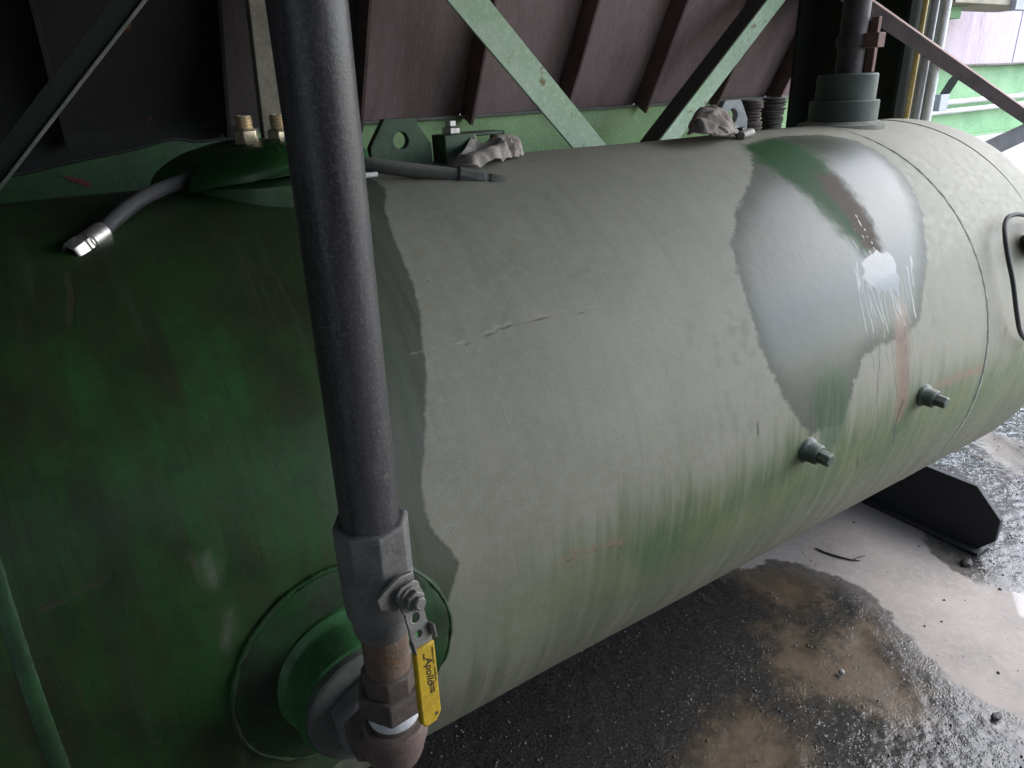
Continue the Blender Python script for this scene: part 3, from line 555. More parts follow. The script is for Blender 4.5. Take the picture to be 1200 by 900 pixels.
# gauge and wire guard on the head
def onhead(px, py, X): return on_plane(px, py, 0, X)
gq = [(1222,262,.012),(1200,252,.03),(1184,253,.03),(1178,262,.03),(1178,278,.035),(1181,300,.035),(1187,330,.035),(1192,370,.03),(1197,392,.025),(1210,405,.02)]
m = MB(); m.tube(smooth([on_tank(a, b, R+h_) for a, b, h_ in gq], 4), 0.0058, 12)
P_(m, 'wire_guard', rubber)
gp = on_tank(1202, 288, R)
P_(MB().lathe([(0.03, -0.02), (0.03, 0.02), (0.046, 0.022), (0.048, 0.06), (0.040, 0.07)], frame(gp, gp-Vector((gp.x, 0, AZ))), 32), 'head_gauge', rubber)
# hand-hole neck under the covers
ring_mat = worn('wet dark green ring', (0.05, 0.11, 0.05), (0.07, 0.085, 0.055), 0.35, 0, 12, 0.1, rustc=(0.12, 0.12, 0.09), bump=0.4, bscale=90)
CXc, CYc = 0.395, -0.06
def lens(mb, c, rx, ry, hgt, tilt, rim=0.008, n=64, m_=10, bend=0.0):
    F = Matrix.Translation(c) @ Matrix.Rotation(tilt[0], 4, 'X') @ Matrix.Rotation(tilt[1], 4, 'Y')
    vs, fs = [], []
    rows = [(1.0, -rim), (1.0, 0.0)]+[(math.cos(q), math.sin(q)*1.0) for q in np.linspace(0.12, PI/2-0.02, m_)]
    for i, (s_, z) in enumerate(rows):
        zz = z if i < 2 else hgt*z
        for k in range(n):
            a = 2*PI*k/n; sn = math.sin(a); px_, py_ = rx*s_*math.cos(a), ry*s_*sn*abs(sn)**0.55; vs.append((px_, py_, zz+bend*(abs(px_)/rx)**2.2+0.004*mnoise.noise(Vector((px_*14, py_*14, tilt[0]*9)))))
    for i in range(len(rows)-1):
        for k in range(n): k2 = (k+1) % n; fs.append((i*n+k, i*n+k2, (i+1)*n+k2, (i+1)*n+k))
    fs.append(tuple(range(n-1, -1, -1))); fs.append(tuple((len(rows)-1)*n+k for k in range(n)))
    return mb.add(vs, fs, F)
P_(lens(MB(), (CXc-0.035, CYc-0.005, 1.452), 0.150, 0.125, 0.003, (0.0, 0), rim=0.05, bend=0.0), 'handhole_ring', ring_mat)

# support saddles under the tank
def saddle(X, label):
    s_ = thing('tank_saddle', label, 'saddle', (X, 0, 0), 'saddles under the tank')
    yb = 0.552
    poly = [(-yb+0.045, 0.012), (-yb, 0.07), (-yb, 0.155), (-yb+0.095, 0.246), (-0.06, 0.246), (0.06, 0.246), (yb-0.095, 0.246), (yb, 0.155), (yb, 0.07), (yb-0.045, 0.012)]
    MB().prism(poly, 0, 0.02, frame((X, 0, 0), (1, 0, 0), (0, 1, 0))).build('web_plate', black_pad, s_, bevel=0.002)
    MB().box((X-0.03, -yb+0.03, 0.001), (X+0.05, yb-0.03, 0.012)).build('base_plate', black_pad, s_, bevel=0.002)
    MB().box((X-0.42, -0.12, 0.19), (X-0.002, 0.12, 0.2488)).build('bearing_plate', black_pad, s_, bevel=0.002)
    return s_
saddle(2.47, 'black steel cross beam with chamfered end on the floor under the far tank end')

# ================================================================== COVERS, HOSES, RAGS ON THE TANK TOP
ga = 'dished green covers on the tank top'
cover_mat = worn('glossy dark green cover', (0.012, 0.058, 0.014), (0.016, 0.045, 0.016), 0.25, 0, 10, 0.03, bump=0.2, bscale=60)
cover_mat2 = worn('dark green cover with worn edge', (0.016, 0.075, 0.018), (0.02, 0.06, 0.02), 0.22, 0, 10, 0.06, rustc=(0.09, 0.11, 0.07), bump=0.25, bscale=50)
def adaptor(p, s=1.0):
    F = Matrix.Translation(p) @ Matrix.Rotation(0.12, 4, 'Z') @ Matrix.Scale(s, 4)
    a = thing('hose_adaptor', 'x', 'fitting', p)
    MB().lathe([(0.0185, 0), (0.020, 0.002), (0.020, 0.020), (0.017, 0.023)], F, 6).build('hex', brass, a, bevel=0.001)
    pr = [(0.012, 0.022)]
    for k in range(6): pr += [(0.0135, 0.0245+k*0.003), (0.0115, 0.026+k*0.003)]
    pr += [(0.012, 0.043), (0.008, 0.0435), (0.007, 0.035)]
    MB().lathe(pr, F, 24).build('thread', brass, a)
    return a
c1 = thing('dished_cover', 'rear glossy dark green dished cover behind the front cover on tank top', 'cover', (0.34, 0.06, 1.455), ga)
lens(MB(), (0.325, 0.06, 1.470), 0.175, 0.12, 0.050, (0.05, -0.05), rim=0.006, bend=-0.012).build('lid', cover_mat, c1)
c2 = thing('dished_cover', 'front glossy dark green dished cover over the gap beside the black standpipe', 'cover', (0.40, -0.1, 1.445), ga)
lens(MB(), (0.352, -0.08, 1.480), 0.162, 0.115, 0.046, (-0.02, -0.10), rim=0.006, bend=-0.010).build('lid', cover_mat2, c2)
a1 = adaptor((0.323, 0.02, 1.513), 1.12); a1['label'] = 'left threaded brass adaptor standing on the rear green cover'; a1['group'] = 'brass hose adaptors'
a2 = adaptor((0.358, -0.08, 1.512), 1.17); a2['label'] = 'right threaded brass adaptor on the front green cover next to the pipe'; a2['group'] = 'brass hose adaptors'

def hex_nut(p, d, r, L, bore, mat, name, parent, n=6):
    F = frame(p, d)
    return MB().lathe([(r*0.9, 0), (r, L*0.1), (r, L*0.88), (r*0.88, L), (bore, L), (bore, L*0.3)], F, n).build(name, mat, parent, bevel=0.0008)
# open hose end hanging over the dark left part
h1 = thing('hydraulic_hose', 'black hydraulic hose with shiny open steel end hanging over dark tank side', 'hose', tuple(on_plane(228, 207, 1, -0.03)))
P0, P1, P2_, P3, P4 = (on_plane(250, 200, 1, 0.02), on_plane(226, 208, 1, -0.04), on_plane(175, 228, 1, -0.12), on_plane(140, 252, 1, -0.175), on_plane(115, 277, 1, -0.205))
MB().tube(smooth([P0, P1, P2_, P3, P4]), 0.0115, 16).build('rubber_hose', rubber, h1)
d_ = (on_plane(73, 306, 1, -0.245)-on_plane(120, 272, 1, -0.2)).normalized()
pf = on_plane(122, 270, 1, -0.198)
MB().lathe([(0.0125, 0), (0.0150, 0.002), (0.0150, 0.030), (0.0135, 0.032), (0.0135, 0.036), (0.016, 0.036)], frame(pf, d_), 18).build('ferrule', steel, h1, bevel=0.0006)
MB().lathe([(0.0145, 0), (0.0155, 0.001), (0.0155, 0.006), (0.0145, 0.007)], frame(pf+d_*0.035, d_), 6).build('collar', steel, h1)
hex_nut(pf+d_*0.043, d_, 0.0168, 0.023, 0.0115, steel, 'swivel_nut', h1)
MB().lathe([(0.0114, 0.0), (0.0114, 0.004)], frame(pf+d_*0.047, d_), 16).build('bore', black_bit, h1)
# hose lying beside the front lug
h2 = thing('hydraulic_hose', 'dusty grey hose with capped end lying in front of the lifting lug', 'hose', tuple(on_plane(470, 198, 1, -0.1)))
h2p = smooth([on_plane(400, 188, 1, -0.08), on_plane(440, 194, 1, -0.11), on_plane(480, 199, 1, -0.125), on_plane(515, 203, 1, -0.135), on_plane(540, 206, 1, -0.145)])
MB().tube(h2p, 0.0135, 16).build('rubber_hose', dusty_rubber, h2)
dd = (on_plane(578, 214, 1, -0.165)-on_plane(535, 205, 1, -0.145)).normalized(); pp = on_plane(536, 205, 1, -0.145)
MB().lathe([(0.0135, 0), (0.0165, 0.002), (0.0165, 0.052), (0.014, 0.054), (0.014, 0.062)], frame(pp, dd), 8).build('ferrule', hose_steel, h2, bevel=0.0008)
hex_nut(pp+dd*0.062, dd, 0.018, 0.034, 0.012, hose_steel, 'swivel_nut', h2)
rod = MB().tube([on_plane(425, 206, 1, -0.2), on_plane(442, 204, 1, -0.2)], 0.0042, 10).build('bolt_end', white_pipe)
tag(rod, 'short pale rod end sticking out behind the black standpipe', 'rod')

def cloth(pts, name, mat, label, cat, thick=0.003, amp=0.0085, nu=46, nv=34, seed=0):
    """crumpled cloth through a 4x3 lattice of points"""
    L = [[Vector(p) for p in row] for row in pts]; rows = [smooth(r_, (nu-1)//(len(L[0])-1)) for r_ in L]; n = len(rows[0]); cols = []
    for i in range(n): cols.append(smooth([r_[i] for r_ in rows], (nv-1)//(len(L)-1)))
    mb = MB(); k = len(cols[0]); vs = []
    for i in range(n):
        for j in range(k):
            p = cols[i][j]; cr = (1-2.2*abs(mnoise.noise(p*25+Vector((seed, 0, 0)))))*amp*1.2+(1-2*abs(mnoise.noise(p*31+Vector((0, seed, 0)))))*amp*.5; q = mnoise.noise_vector(p*24+Vector((seed, 0, 0)))*amp*.6+Vector((0.1, -0.6, 0.8))*cr; vs.append(p+q)
    mb.add(vs, [(i*k+j, (i+1)*k+j, (i+1)*k+j+1, i*k+j+1) for i in range(n-1) for j in range(k-1)])
    o = mb.build(name, mat, angle=38); s_ = o.modifiers.new('thickness', 'SOLIDIFY'); s_.thickness = thick
    return tag(o, label, cat)
def pl(x, y, Y): return on_plane(x, y, 1, Y)
cloth([[pl(553, 164, 0.0), pl(560, 170, -.02), pl(580, 164, -.02), pl(598, 165, 0.0)],
       [pl(545, 174, -.05), pl(562, 186, -.06), pl(585, 168, -.05), pl(606, 170, -.02)],
       [pl(536, 186, -.08), pl(560, 182, -.10), pl(588, 179, -.08), pl(612, 181, -.03)],
       [pl(529, 194, -.10), pl(553, 199, -.13), pl(580, 192, -.11), pl(608, 187, -.05)]],
      'cleaning_rag', rag_mat, 'crumpled dirty beige rag draped over the channel clip', 'rag')
def lump(name, c, r, mat, label, cat, amp=0.4, fr=18, squash=(1, 1, 1), seed=0.0, sub=5, parent=None):
    import bmesh
    bm = bmesh.new(); bmesh.ops.create_icosphere(bm, subdivisions=sub, radius=1.0)
    for v_ in bm.verts:
        p = v_.co.copy(); q = Vector((p.x*squash[0], p.y*squash[1], p.z*squash[2]))*r
        n_ = mnoise.noise(q*fr*.5+Vector((seed, 3, 1)))*amp*.8+(0.5-2.0*abs(mnoise.noise(q*fr+Vector((0, seed, 1)))))*amp*.9+(0.5-2.0*abs(mnoise.noise(q*fr*2.2+Vector((seed, seed, 1)))))*amp*.4
        v_.co = q*(1+n_)
    me = bpy.data.meshes.new(name); bm.to_mesh(me); bm.free(); me.polygons.foreach_set('use_smooth', [True]*len(me.polygons)); me.materials.append(mat)
    o = bpy.data.objects.new(name, me); o.location = c; col.objects.link(o)
    return tag(o, label, cat) if label else o
rb = thing('bundled_rag', 'bundled dirty brown rag in front of the grey lifting lug', 'rag', tuple(pl(832, 158, -.06)))
def fold(pts, seed, amp, mat=None):
    o = cloth(pts, 'fold', mat or rag_dark, 'x', 'x', 0.004, amp, seed=seed); del o['label']; del o['category']; o.parent = rb; o.matrix_parent_inverse = rb.matrix_world.inverted()
fold([[pl(812, 142, .03), pl(822, 136, .03), pl(834, 136, .03), pl(846, 142, .02), pl(850, 150, .02)],
      [pl(809, 146, -.02), pl(819, 130, -.02), pl(836, 129, -.02), pl(850, 136, -.03), pl(856, 152, -.02)],
      [pl(808, 152, -.06), pl(820, 141, -.07), pl(834, 138, -.08), pl(850, 145, -.08), pl(857, 156, -.05)],
      [pl(806, 159, -.08), pl(820, 158, -.11), pl(836, 160, -.12), pl(851, 160, -.11), pl(860, 159, -.07)]], 3, 0.006)
fold([[pl(812, 140, -.02), pl(822, 137, -.03), pl(832, 141, -.04), pl(838, 150, -.04)],
      [pl(808, 147, -.07), pl(819, 143, -.09), pl(829, 147, -.10), pl(836, 155, -.08)],
      [pl(806, 156, -.09), pl(818, 157, -.12), pl(829, 160, -.13), pl(837, 161, -.10)]], 8, 0.005)
fold([[pl(838, 136, -.02), pl(848, 139, -.03), pl(855, 146, -.03)],
      [pl(840, 146, -.08), pl(849, 148, -.09), pl(858, 153, -.07)],
      [pl(841, 156, -.11), pl(851, 158, -.12), pl(862, 158, -.09)]], 12, 0.005, rag_mat)
cloth([[pl(838, 145, -.05), pl(848, 150, -.06), pl(856, 150, -.05), pl(862, 149, -.03)],
       [pl(836, 153, -.09), pl(846, 156, -.10), pl(856, 153, -.09), pl(866, 154, -.05)],
       [pl(834, 159, -.12), pl(846, 160, -.13), pl(858, 157, -.11), pl(868, 157, -.06)]],
      'paper_scrap', rag_mat, 'small torn pale scrap lying beside the bundled brown rag', 'scrap', 0.002, 0.003)
gb = 'stacks of worn discs on the tank top'
def disc_stack(name, p, r, h, mat, label, seed):
    rnd = random.Random(seed); s_ = thing(name, label, 'stack', p, gb); n = 11; z = p[2]
    for k in range(n):
        rr_ = r*(1+0.10*math.sin(k*0.55+seed))*(0.94+0.12*rnd.random()); dz = h/n; ox, oy = rnd.uniform(-.003, .003), rnd.uniform(-.003, .003)
        F = Matrix.Translation((p[0]+ox, p[1]+oy, z)) @ Matrix.Rotation(rnd.uniform(-.05, .05), 4, 'X') @ Matrix.Rotation(rnd.uniform(-.05, .05), 4, 'Y')
        MB().lathe([(rr_*.86, 0), (rr_, dz*.25), (rr_, dz*.7), (rr_*.88, dz*.97)], F, 24).build('disc', mat, s_); z += dz
disc_stack('disc_stack', (1.706, 0.03, 1.447), 0.031, 0.088, bellow_a, 'pinkish brown stack of worn discs next to the grey lug', 1)
disc_stack('disc_stack', (1.825, 0.05, 1.447), 0.033, 0.088, bellow_b, 'charcoal stack of worn discs nearer the large nozzle', 4)
mt = thing('metal_coupler', 'small shiny metal coupler lying before the disc stacks', 'coupler', tuple(pl(878, 154, -.06)))
MB().lathe([(0.011, 0), (0.012, 0.002), (0.012, 0.06), (0.010, 0.062)], frame(pl(868, 159, -.09), pl(890, 152, -.06)-pl(868, 159, -.09)), 12).build('sleeve', lever_mat, mt)
MB().lathe([(0.015, 0), (0.015, 0.02)], frame(pl(866, 156, -.07), pl(890, 152, -.06)-pl(868, 159, -.09)), 6).build('nut', black_bit, mt, bevel=0.001)

# ================================================================== STANDPIPE WITH BALL VALVE
sp = thing('valve_standpipe', 'black vertical pipe with grey ball valve and rusty fittings on the outlet', 'pipe', (0.19, -0.79, 0.8))
AX0, AX1 = Vector((0.190, -0.782, 0.86)), Vector((0.190, -0.816, 1.66)); ADV = (AX1-AX0).normalized()
def axp(z): return AX0+ADV*((z-AX0.z)/ADV.z)
def afr(z, rz=0.0): return frame(axp(z), ADV, (math.cos(rz), math.sin(rz), 0))
zt = 1.195
MB().lathe([(0.0295, 0), (0.0295, 1.6)], afr(zt-0.012), 40).build('pipe', pipe_mat, sp)
YAW = math.radians(-77)               # the valve's stem points at this bearing (towards the camera)
hx8 = [(0.0375, 0.0), (0.0385, 0.002), (0.0385, 0.048), (0.0365, 0.052)]
vb = MB()
vb.lathe([(0.0365, 0.0), (0.0385, 0.003), (0.0385, 0.058), (0.0362, 0.061), (0.030, 0.061), (0.029, 0.05)], afr(zt-0.061, YAW+PI/8), 8)
vb.lathe([(0.0345, 0.0), (0.0365, 0.004), (0.0375, 0.03), (0.0375, 0.058)], afr(zt-0.116), 40)
vb.lathe([(0.0295, 0.0), (0.0315, 0.003), (0.0335, 0.022), (0.0345, 0.03)], afr(zt-0.142, YAW), 40)
body = vb.build('valve_body', valve_mat, sp, bevel=0.0015)
zs = zt-0.071
SD = Vector((math.cos(YAW), math.sin(YAW), 0)); SR = Vector((-math.sin(YAW), math.cos(YAW), 0)); UPV = Vector((0, 0, 1))
so = axp(zs)
SF = frame(so, SD, SR)                # x = right of the stem, z = outwards, y = up
MB().lathe([(0.017, 0.028), (0.017, 0.044), (0.012, 0.045), (0.012, 0.052)], SF, 24).build('stem_boss', valve_mat, body)
MB().prism([(-0.032, 0.012), (-0.030, -0.002), (-0.012, -0.014), (0.013, -0.008), (0.013, 0.020), (-0.004, 0.023)], 0.0425, 0.0475, SF).build('stop_plate', lever_mat, body, bevel=0.001)
# lever: upper plate with square and round holes, bent lip, then the yellow sleeve
LF = SF @ Matrix.Rotation(math.radians(4), 4, 'Z') @ Matrix.Translation((0, 0, 0.054)) @ Matrix.Rotation(math.radians(-7), 4, 'X')
m = MB()
m.prism([(-0.0135, 0.012), (-0.0135, -0.008), (-0.0115, -0.0145), (0.0115, -0.0145), (0.0135, -0.008), (0.0135, 0.012), (0.008, 0.0165), (-0.008, 0.0165)], 0, 0.003, LF, hole=(0, 0, 0.008))
m.prism([(-0.0115, -0.0145), (-0.0115, -0.033), (0.0115, -0.033), (0.0115, -0.0145)], 0, 0.003, LF, hole=(-0.001, -0.0235, 0.0055))
m.prism([(-0.0115, -0.033), (-0.0120, -0.060), (0.0120, -0.060), (0.0115, -0.033)], 0, 0.003, LF, hole=(-0.002, -0.043, 0.0042))
m.box((0.0118, -0.054, 0.0), (0.0140, -0.038, 0.011), LF); m.box((-0.0135, -0.060, 0), (-0.0118, -0.044, 0.008), LF)
lever = m.build('lever', lever_mat, sp, bevel=0.0006)
MB().lathe([(0.0135, 0.003), (0.0135, 0.006), (0.0105, 0.0062)], LF, 24).build('washer', lever_mat, lever)
MB().lathe([(0.0108, 0.006), (0.0115, 0.007), (0.0115, 0.012), (0.0100, 0.0135)], LF @ Matrix.Rotation(0.25, 4, 'Z'), 6).build('stem_nut', lever_mat, lever, bevel=0.0006)
MB().lathe([(0.0068, 0.012), (0.0068, 0.019), (0.0055, 0.0205)], LF, 16).build('stem_end', lever_mat, lever)
GF = LF @ Matrix.Translation((0, -0.058, 0.0015)) @ Matrix.Rotation(math.radians(2), 4, 'X') @ Matrix.Rotation(math.radians(-8), 4, 'Z')
grip = MB().prism([(-0.0125, 0.0), (-0.0128, -0.090), (-0.0085, -0.0970), (0.0060, -0.0970), (0.0128, -0.088), (0.0125, 0.0)], -0.0042, 0.0042, GF).build('grip', grip_mat, lever, bevel=0.0022, seg=3)
MB().lathe([(0.0022, 0.0), (0.0022, 0.0046)], GF @ Matrix.Translation((0.006, -0.087, 0)), 14).build('rivet_hole', rust_dark, grip)
def word(txt, size, pos, parent, mat, Fm, name='lettering', shear=0.0):
    cu = bpy.data.curves.new(name, 'FONT'); cu.body = txt; cu.size = size; cu.extrude = 0.00012; cu.align_x = 'LEFT'; cu.align_y = 'CENTER'; cu.shear = shear; cu.offset = size*0.012
    o = bpy.data.objects.new(name, cu); col.objects.link(o)
    dg = bpy.context.evaluated_depsgraph_get(); dg.update()
    me = bpy.data.meshes.new_from_object(o.evaluated_get(dg)); bpy.data.objects.remove(o)
    me.materials.clear(); me.materials.append(mat)
    q = bpy.data.objects.new(name, me); col.objects.link(q)
    q.matrix_world = Fm @ Matrix.Translation(pos) @ Matrix.Rotation(-PI/2, 4, 'Z')
    q.parent = parent; q.matrix_parent_inverse = parent.matrix_world.inverted(); return q
zf = 0.00445
txt = word('Apollo', 0.0125, (0.0022, -0.014, zf), lever, ink, GF, shear=0.35)
m = MB(); rnd = random.Random(3)
for (xx, y0, y1, hh) in [(0.0085, -0.006, -0.026, 0.0011), (0.0094, -0.031, -0.047, 0.0011), (-0.0030, -0.008, -0.016, 0.0011), (0.0058, -0.046, -0.058, 0.0017), (0.0022, -0.047, -0.058, 0.0015)]:
    y = y0
    while y > y1:                       # tiny print too worn to read
        L = rnd.uniform(.0006, .0016); m.box((xx-hh, y-L, zf-0.0001), (xx+hh*rnd.uniform(.3, 1), y, zf+0.0001), GF); y -= L+rnd.uniform(.0004, .0009)
m.build('small_print', ink, lever)
# rusty nipple, hexes, tape, elbow
zn = zt-0.142
MB().lathe([(0.0255, 0), (0.0255, 0.085)], afr(zn-0.078), 36).build('nipple', rust_mat, sp)
zh = zn-0.058
MB().lathe([(0.0295, 0), (0.0310, 0.002), (0.0310, 0.026), (0.0275, 0.029)], afr(zh-0.027, 0.35), 8).build('union_top', rust_dark, sp, bevel=0.0012)
MB().lathe([(0.0375, 0), (0.0405, 0.003), (0.0405, 0.028), (0.0370, 0.032), (0.031, 0.032)], afr(zh-0.056, 0.1), 6).build('union_nut', rust_dark, sp, bevel=0.0015)
MB().lathe([(0.0292, 0), (0.0300, 0.002), (0.0300, 0.018), (0.0290, 0.020)], afr(zh-0.075), 32).build('thread_tape', tape_mat, sp)
MB().lathe([(0.0280, 0), (0.0280, 0.022)], afr(zh-0.086), 32).build('lower_nipple', rust_dark, sp)
ze = zh-0.084; ec = axp(ze)
eb = MB(); er = 0.052; py = ec.y
pts = [Vector((0.19, py, ze)), Vector((0.19, py, ze-0.02))]
for k in range(1, 9):
    a = PI/2*k/8; pts.append(Vector((0.19, py+er*(1-math.cos(a)), ze-0.02-er*math.sin(a))))
pts.append(pts[-1]+Vector((0.002, 0.02, 0)))
eb.tube(pts, 0.0335, 28)
eb.lathe([(0.034, -0.024), (0.0375, -0.022), (0.0375, -0.003), (0.0345, 0.001), (0.029, 0.001), (0.029, -0.006)], afr(ze), 36)
zb = pts[-1].z
eb.lathe([(0.034, 0), (0.0380, 0.002), (0.0380, 0.02), (0.0345, 0.023)], frame((0.192, pts[-1].y-0.012, zb), (0, 1, 0)), 36)
eb.build('elbow', rust_pink, sp)
YE = pts[-1].y
BF = frame((PXc, 0, zb), (0, -1, 0), (1, 0, 0))
MB().lathe([(0.083, 0.64), (0.086, 0.655), (0.086, 0.680), (0.083, 0.684)], BF, 56).build('bushing', bush_mat, sp, bevel=0.001)
MB().lathe([(0.058, 0.683), (0.061, 0.685), (0.061, 0.709), (0.057, 0.713)], BF @ Matrix.Rotation(PI/6+0.06, 4, 'Z'), 6).build('bushing_hex', valve_mat, sp, bevel=0.0028)
MB().lathe([(0.046, 0.711), (0.049, 0.714), (0.049, 0.737), (0.045, 0.741)], BF @ Matrix.Rotation(PI/6-0.1, 4, 'Z'), 6).build('reducer_hex', rust_dark, sp, bevel=0.0025)
print('zb', zb, 'YE', YE)

# ================================================================== VENT RISER OVER THE NOZZLE
rs = thing('riser_pipe', 'dark brown riser pipe with a clamp rising from the large top nozzle', 'pipe', (NX, 0, 1.59))
MB().lathe([(0.038, 0), (0.038, 1.2)], Matrix.Translation((NX, 0, 1.588)), 36).build('pipe', stack_mat, rs)
MB().lathe([(0.038, 0), (0.0445, 0.001), (0.0445, 0.026), (0.038, 0.027)], Matrix.Translation((NX, 0, 1.664)), 36, caps=False).build('clamp_band', stack_mat, rs)
MB().box((NX-0.008, -0.085, 1.658), (NX+0.027, -0.040, 1.697)).build('clamp_lug', brown_steel, rs, bevel=0.002)
MB().box((NX+0.03, -0.055, 1.593), (NX+0.045, -0.030, 1.74)).build('strap', brown_steel, rs, bevel=0.002)

# ================================================================== STEEL FRAME BEHIND
BY = 1.12
gbm = 'green edge beams'
def beam(name, x0, x1, zt_, depth, mat, label, fl=0.09):
    b = thing(name, label, 'beam', ((x0+x1)/2, BY, zt_-depth), gbm)
    n = 14; m = MB()
    m.box((x0, BY, zt_-depth), (x1, BY+0.012, zt_-0.012)); m.build('web', mat, b)
    MB().box((x0, BY-fl, zt_-0.012), (x1, BY+0.03, zt_)).build('top_flange', flange_mat, b, bevel=0.002)
    MB().box((x0, BY-fl, zt_-depth-0.012), (x1, BY+0.08, zt_-depth)).build('bottom_flange', mat, b, bevel=0.002)
    return b
b1 = beam('edge_beam', 0.60, 4.2, 1.505, 0.38, green_beam, 'green edge beam with dusty top flange directly behind the tank', 0.02)
cs = thing('light_gap_sheet', 'black sheet added to block light in the gap behind the bent green plate', 'sheet', (-.7, BY, 1.1))
MB().box((-1.899, BY, 1.102), (0.596, BY+0.01, 1.515)).build('sheet', black_sheet, cs)  # added to stop light coming through from behind; stands for darkness
bp_ = thing('bent_plate', 'dark green plate with wavy bent top edge behind the left tank top', 'plate', tuple(on_plane(140, 230, 1, .78)))
pts = [on_plane(a, b, 1, .78) for a, b in [(-160,262),(-150,222),(-60,214),(20,205),(60,196),(100,187),(135,180),(165,173),(190,166),(208,163),(228,166),(250,164),(272,163),(292,170),(288,262)]]
MB().prism([(p.x, p.z) for p in pts], -0.004, 0.004, frame((0, .78, 0), (0, -1, 0), (1, 0, 0))).build('sheet', green_dark, bp_, bevel=0.001)
MB().tube([p+Vector((0, -.004, 0)) for p in smooth(pts[1:13], 3)], 0.0035, 8).build('rolled_edge', dark_steel, bp_)
q_ = [on_plane(a, b, 1, .774) for a, b in [(73,206),(84,207),(106,214),(104,219),(86,213)]]
MB().prism([(p.x, p.z) for p in q_], -0.001, 0.001, frame((0, .774, 0), (0, -1, 0), (1, 0, 0))).build('red_mark', worn('red paint mark', (0.16, 0.015, 0.015), (0.09, 0.02, 0.015), 0.5), bp_)
b2 = beam('edge_beam', 4.25, 9.0, 1.622, 0.42, green_bright, 'bright green edge beam with pale flange on the right beyond the column', 0.06)
# ribbed hopper wall leaning over the tank
hw = thing('hopper_wall', 'purple ribbed hopper wall leaning over behind the green beam', 'wall', (1.0, BY, 1.505))
LEAN = math.radians(28); HL = 1.9
HF = Matrix.Translation((0, BY+0.02, 1.508)) @ Matrix.Rotation(LEAN, 4, 'X')   # local z runs up the slope, -y faces the tank
rib_x = [0.07+0.44*k for k in range(-5, 10)]
panels = []
for k in range(len(rib_x)-1):
    x0, x1 = rib_x[k]+0.006, rib_x[k+1]-0.006
    m = MB(); m.box((x0, 0.0, -0.004), (x1, 0.006, HL), HF); m.build('panel', black_sheet if k < 6 else (brown_sheet if k == 6 else purple), hw)  # left panels painted black and brown to stand for the unlit end
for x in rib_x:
    m = MB(); m.box((x-0.006, -0.085, 0.0), (x+0.006, 0.004, HL), HF); m.build('rib', purple_rib if x > .9 else black_sheet, hw, bevel=0.0015)  # left ribs carry the same painted shade
pa, pb = on_plane(309, 0, 1, .80), on_plane(327, 165, 1, .80)
po = thing('leaning_post', 'pale grey leaning post half hidden behind the black standpipe', 'post', tuple(pb))
ps = MB(); dv = (pa-pb).normalized(); ps.box((-0.046, -0.02, -0.25), (0.046, 0.02, 0.7), frame(pb, dv, (1, 0, 0))); ps.build('shaft', worn('pale grey post', (0.27, 0.24, 0.19), (0.18, 0.16, 0.13), 0.8, 0, 8, 0.2), po, bevel=0.003)
# pale wall beyond
lw = thing('sheet_wall', 'pale lavender sheet metal wall above the bright green beam', 'wall', (6.0, 1.05, 1.63))
for k in range(8):
    x0 = 4.25+0.69*k; m = MB(); m.box((x0, BY+0.02+0.004*(k % 2), 1.6235), (x0+0.686, BY+0.03+0.004*(k % 2), 3.2)); m.build('panel', lavender, lw, bevel=0.002)
# column
cl = thing('steel_column', 'dark green black steel column behind the large top nozzle', 'column', (3.0, 0.55, 0))
MB().box((2.9, 0.80, 0), (3.14, 0.815, 3.0)).build('flange', dark_steel, cl, bevel=0.002)
MB().box((2.9, 0.31, 0), (3.14, 0.325, 3.0)).build('flange', dark_steel, cl, bevel=0.002)
MB().box((3.0, 0.325, 0), (3.015, 0.80, 3.0)).build('web', dark_steel, cl)
MB().box((2.8, 0.25, 0.001), (3.25, 0.87, 0.02)).build('base_plate', dark_steel, cl, bevel=0.002)
# conduits
gc = 'vertical conduits by the column'
def rodz(name, x, y, r, mat, label): tag(MB().lathe([(r, 0), (r, 3.0)], Matrix.Translation((x, y, 0)), 20).build(name, mat), label, 'conduit', gc)
rodz('conduit', 2.96, 0.292, 0.010, yellow_pipe, 'thin pale yellow conduit running up beside the dark column')
rodz('conduit', 2.96, 0.255, 0.015, grey_pipe, 'middle grey conduit between the yellow and the white conduit')
rodz('conduit', 2.96, 0.210, 0.015, white_pipe, 'white vertical conduit farthest right of the dark column')
rodz('conduit', 2.80, 0.50, 0.009, white_pipe, 'thin white conduit partly hidden behind the riser pipe')
gh = 'horizontal white pipes on the beam'
for k, (z, lab) in enumerate([(1.405, 'upper white pipe running along the bright green beam'), (1.352, 'lower white pipe running along the bright green beam')]):
    tag(MB().lathe([(0.017, 0), (0.017, 4.6)], frame((4.26, BY-0.04, z), (1, 0, 0.0075)), 16).build('horizontal_pipe', white_pipe), lab, 'pipe', gh)
br = thing('pipe_bracket', 'small grey bracket hanging on the bright green beam', 'bracket', tuple(on_plane(1105, 115, 1, .93)))
m = MB(); p0, p1 = on_plane(1118, 93, 1, .93), on_plane(1098, 124, 1, .93)
m.tube([p0, p1], 0.028, 4); m.build('arm', dark_steel, br); MB().box((p1.x-.03, .90, p1.z-.03), (p1.x+.06, .95, p1.z+.06)).build('clip', grey_pipe, br, bevel=0.003)

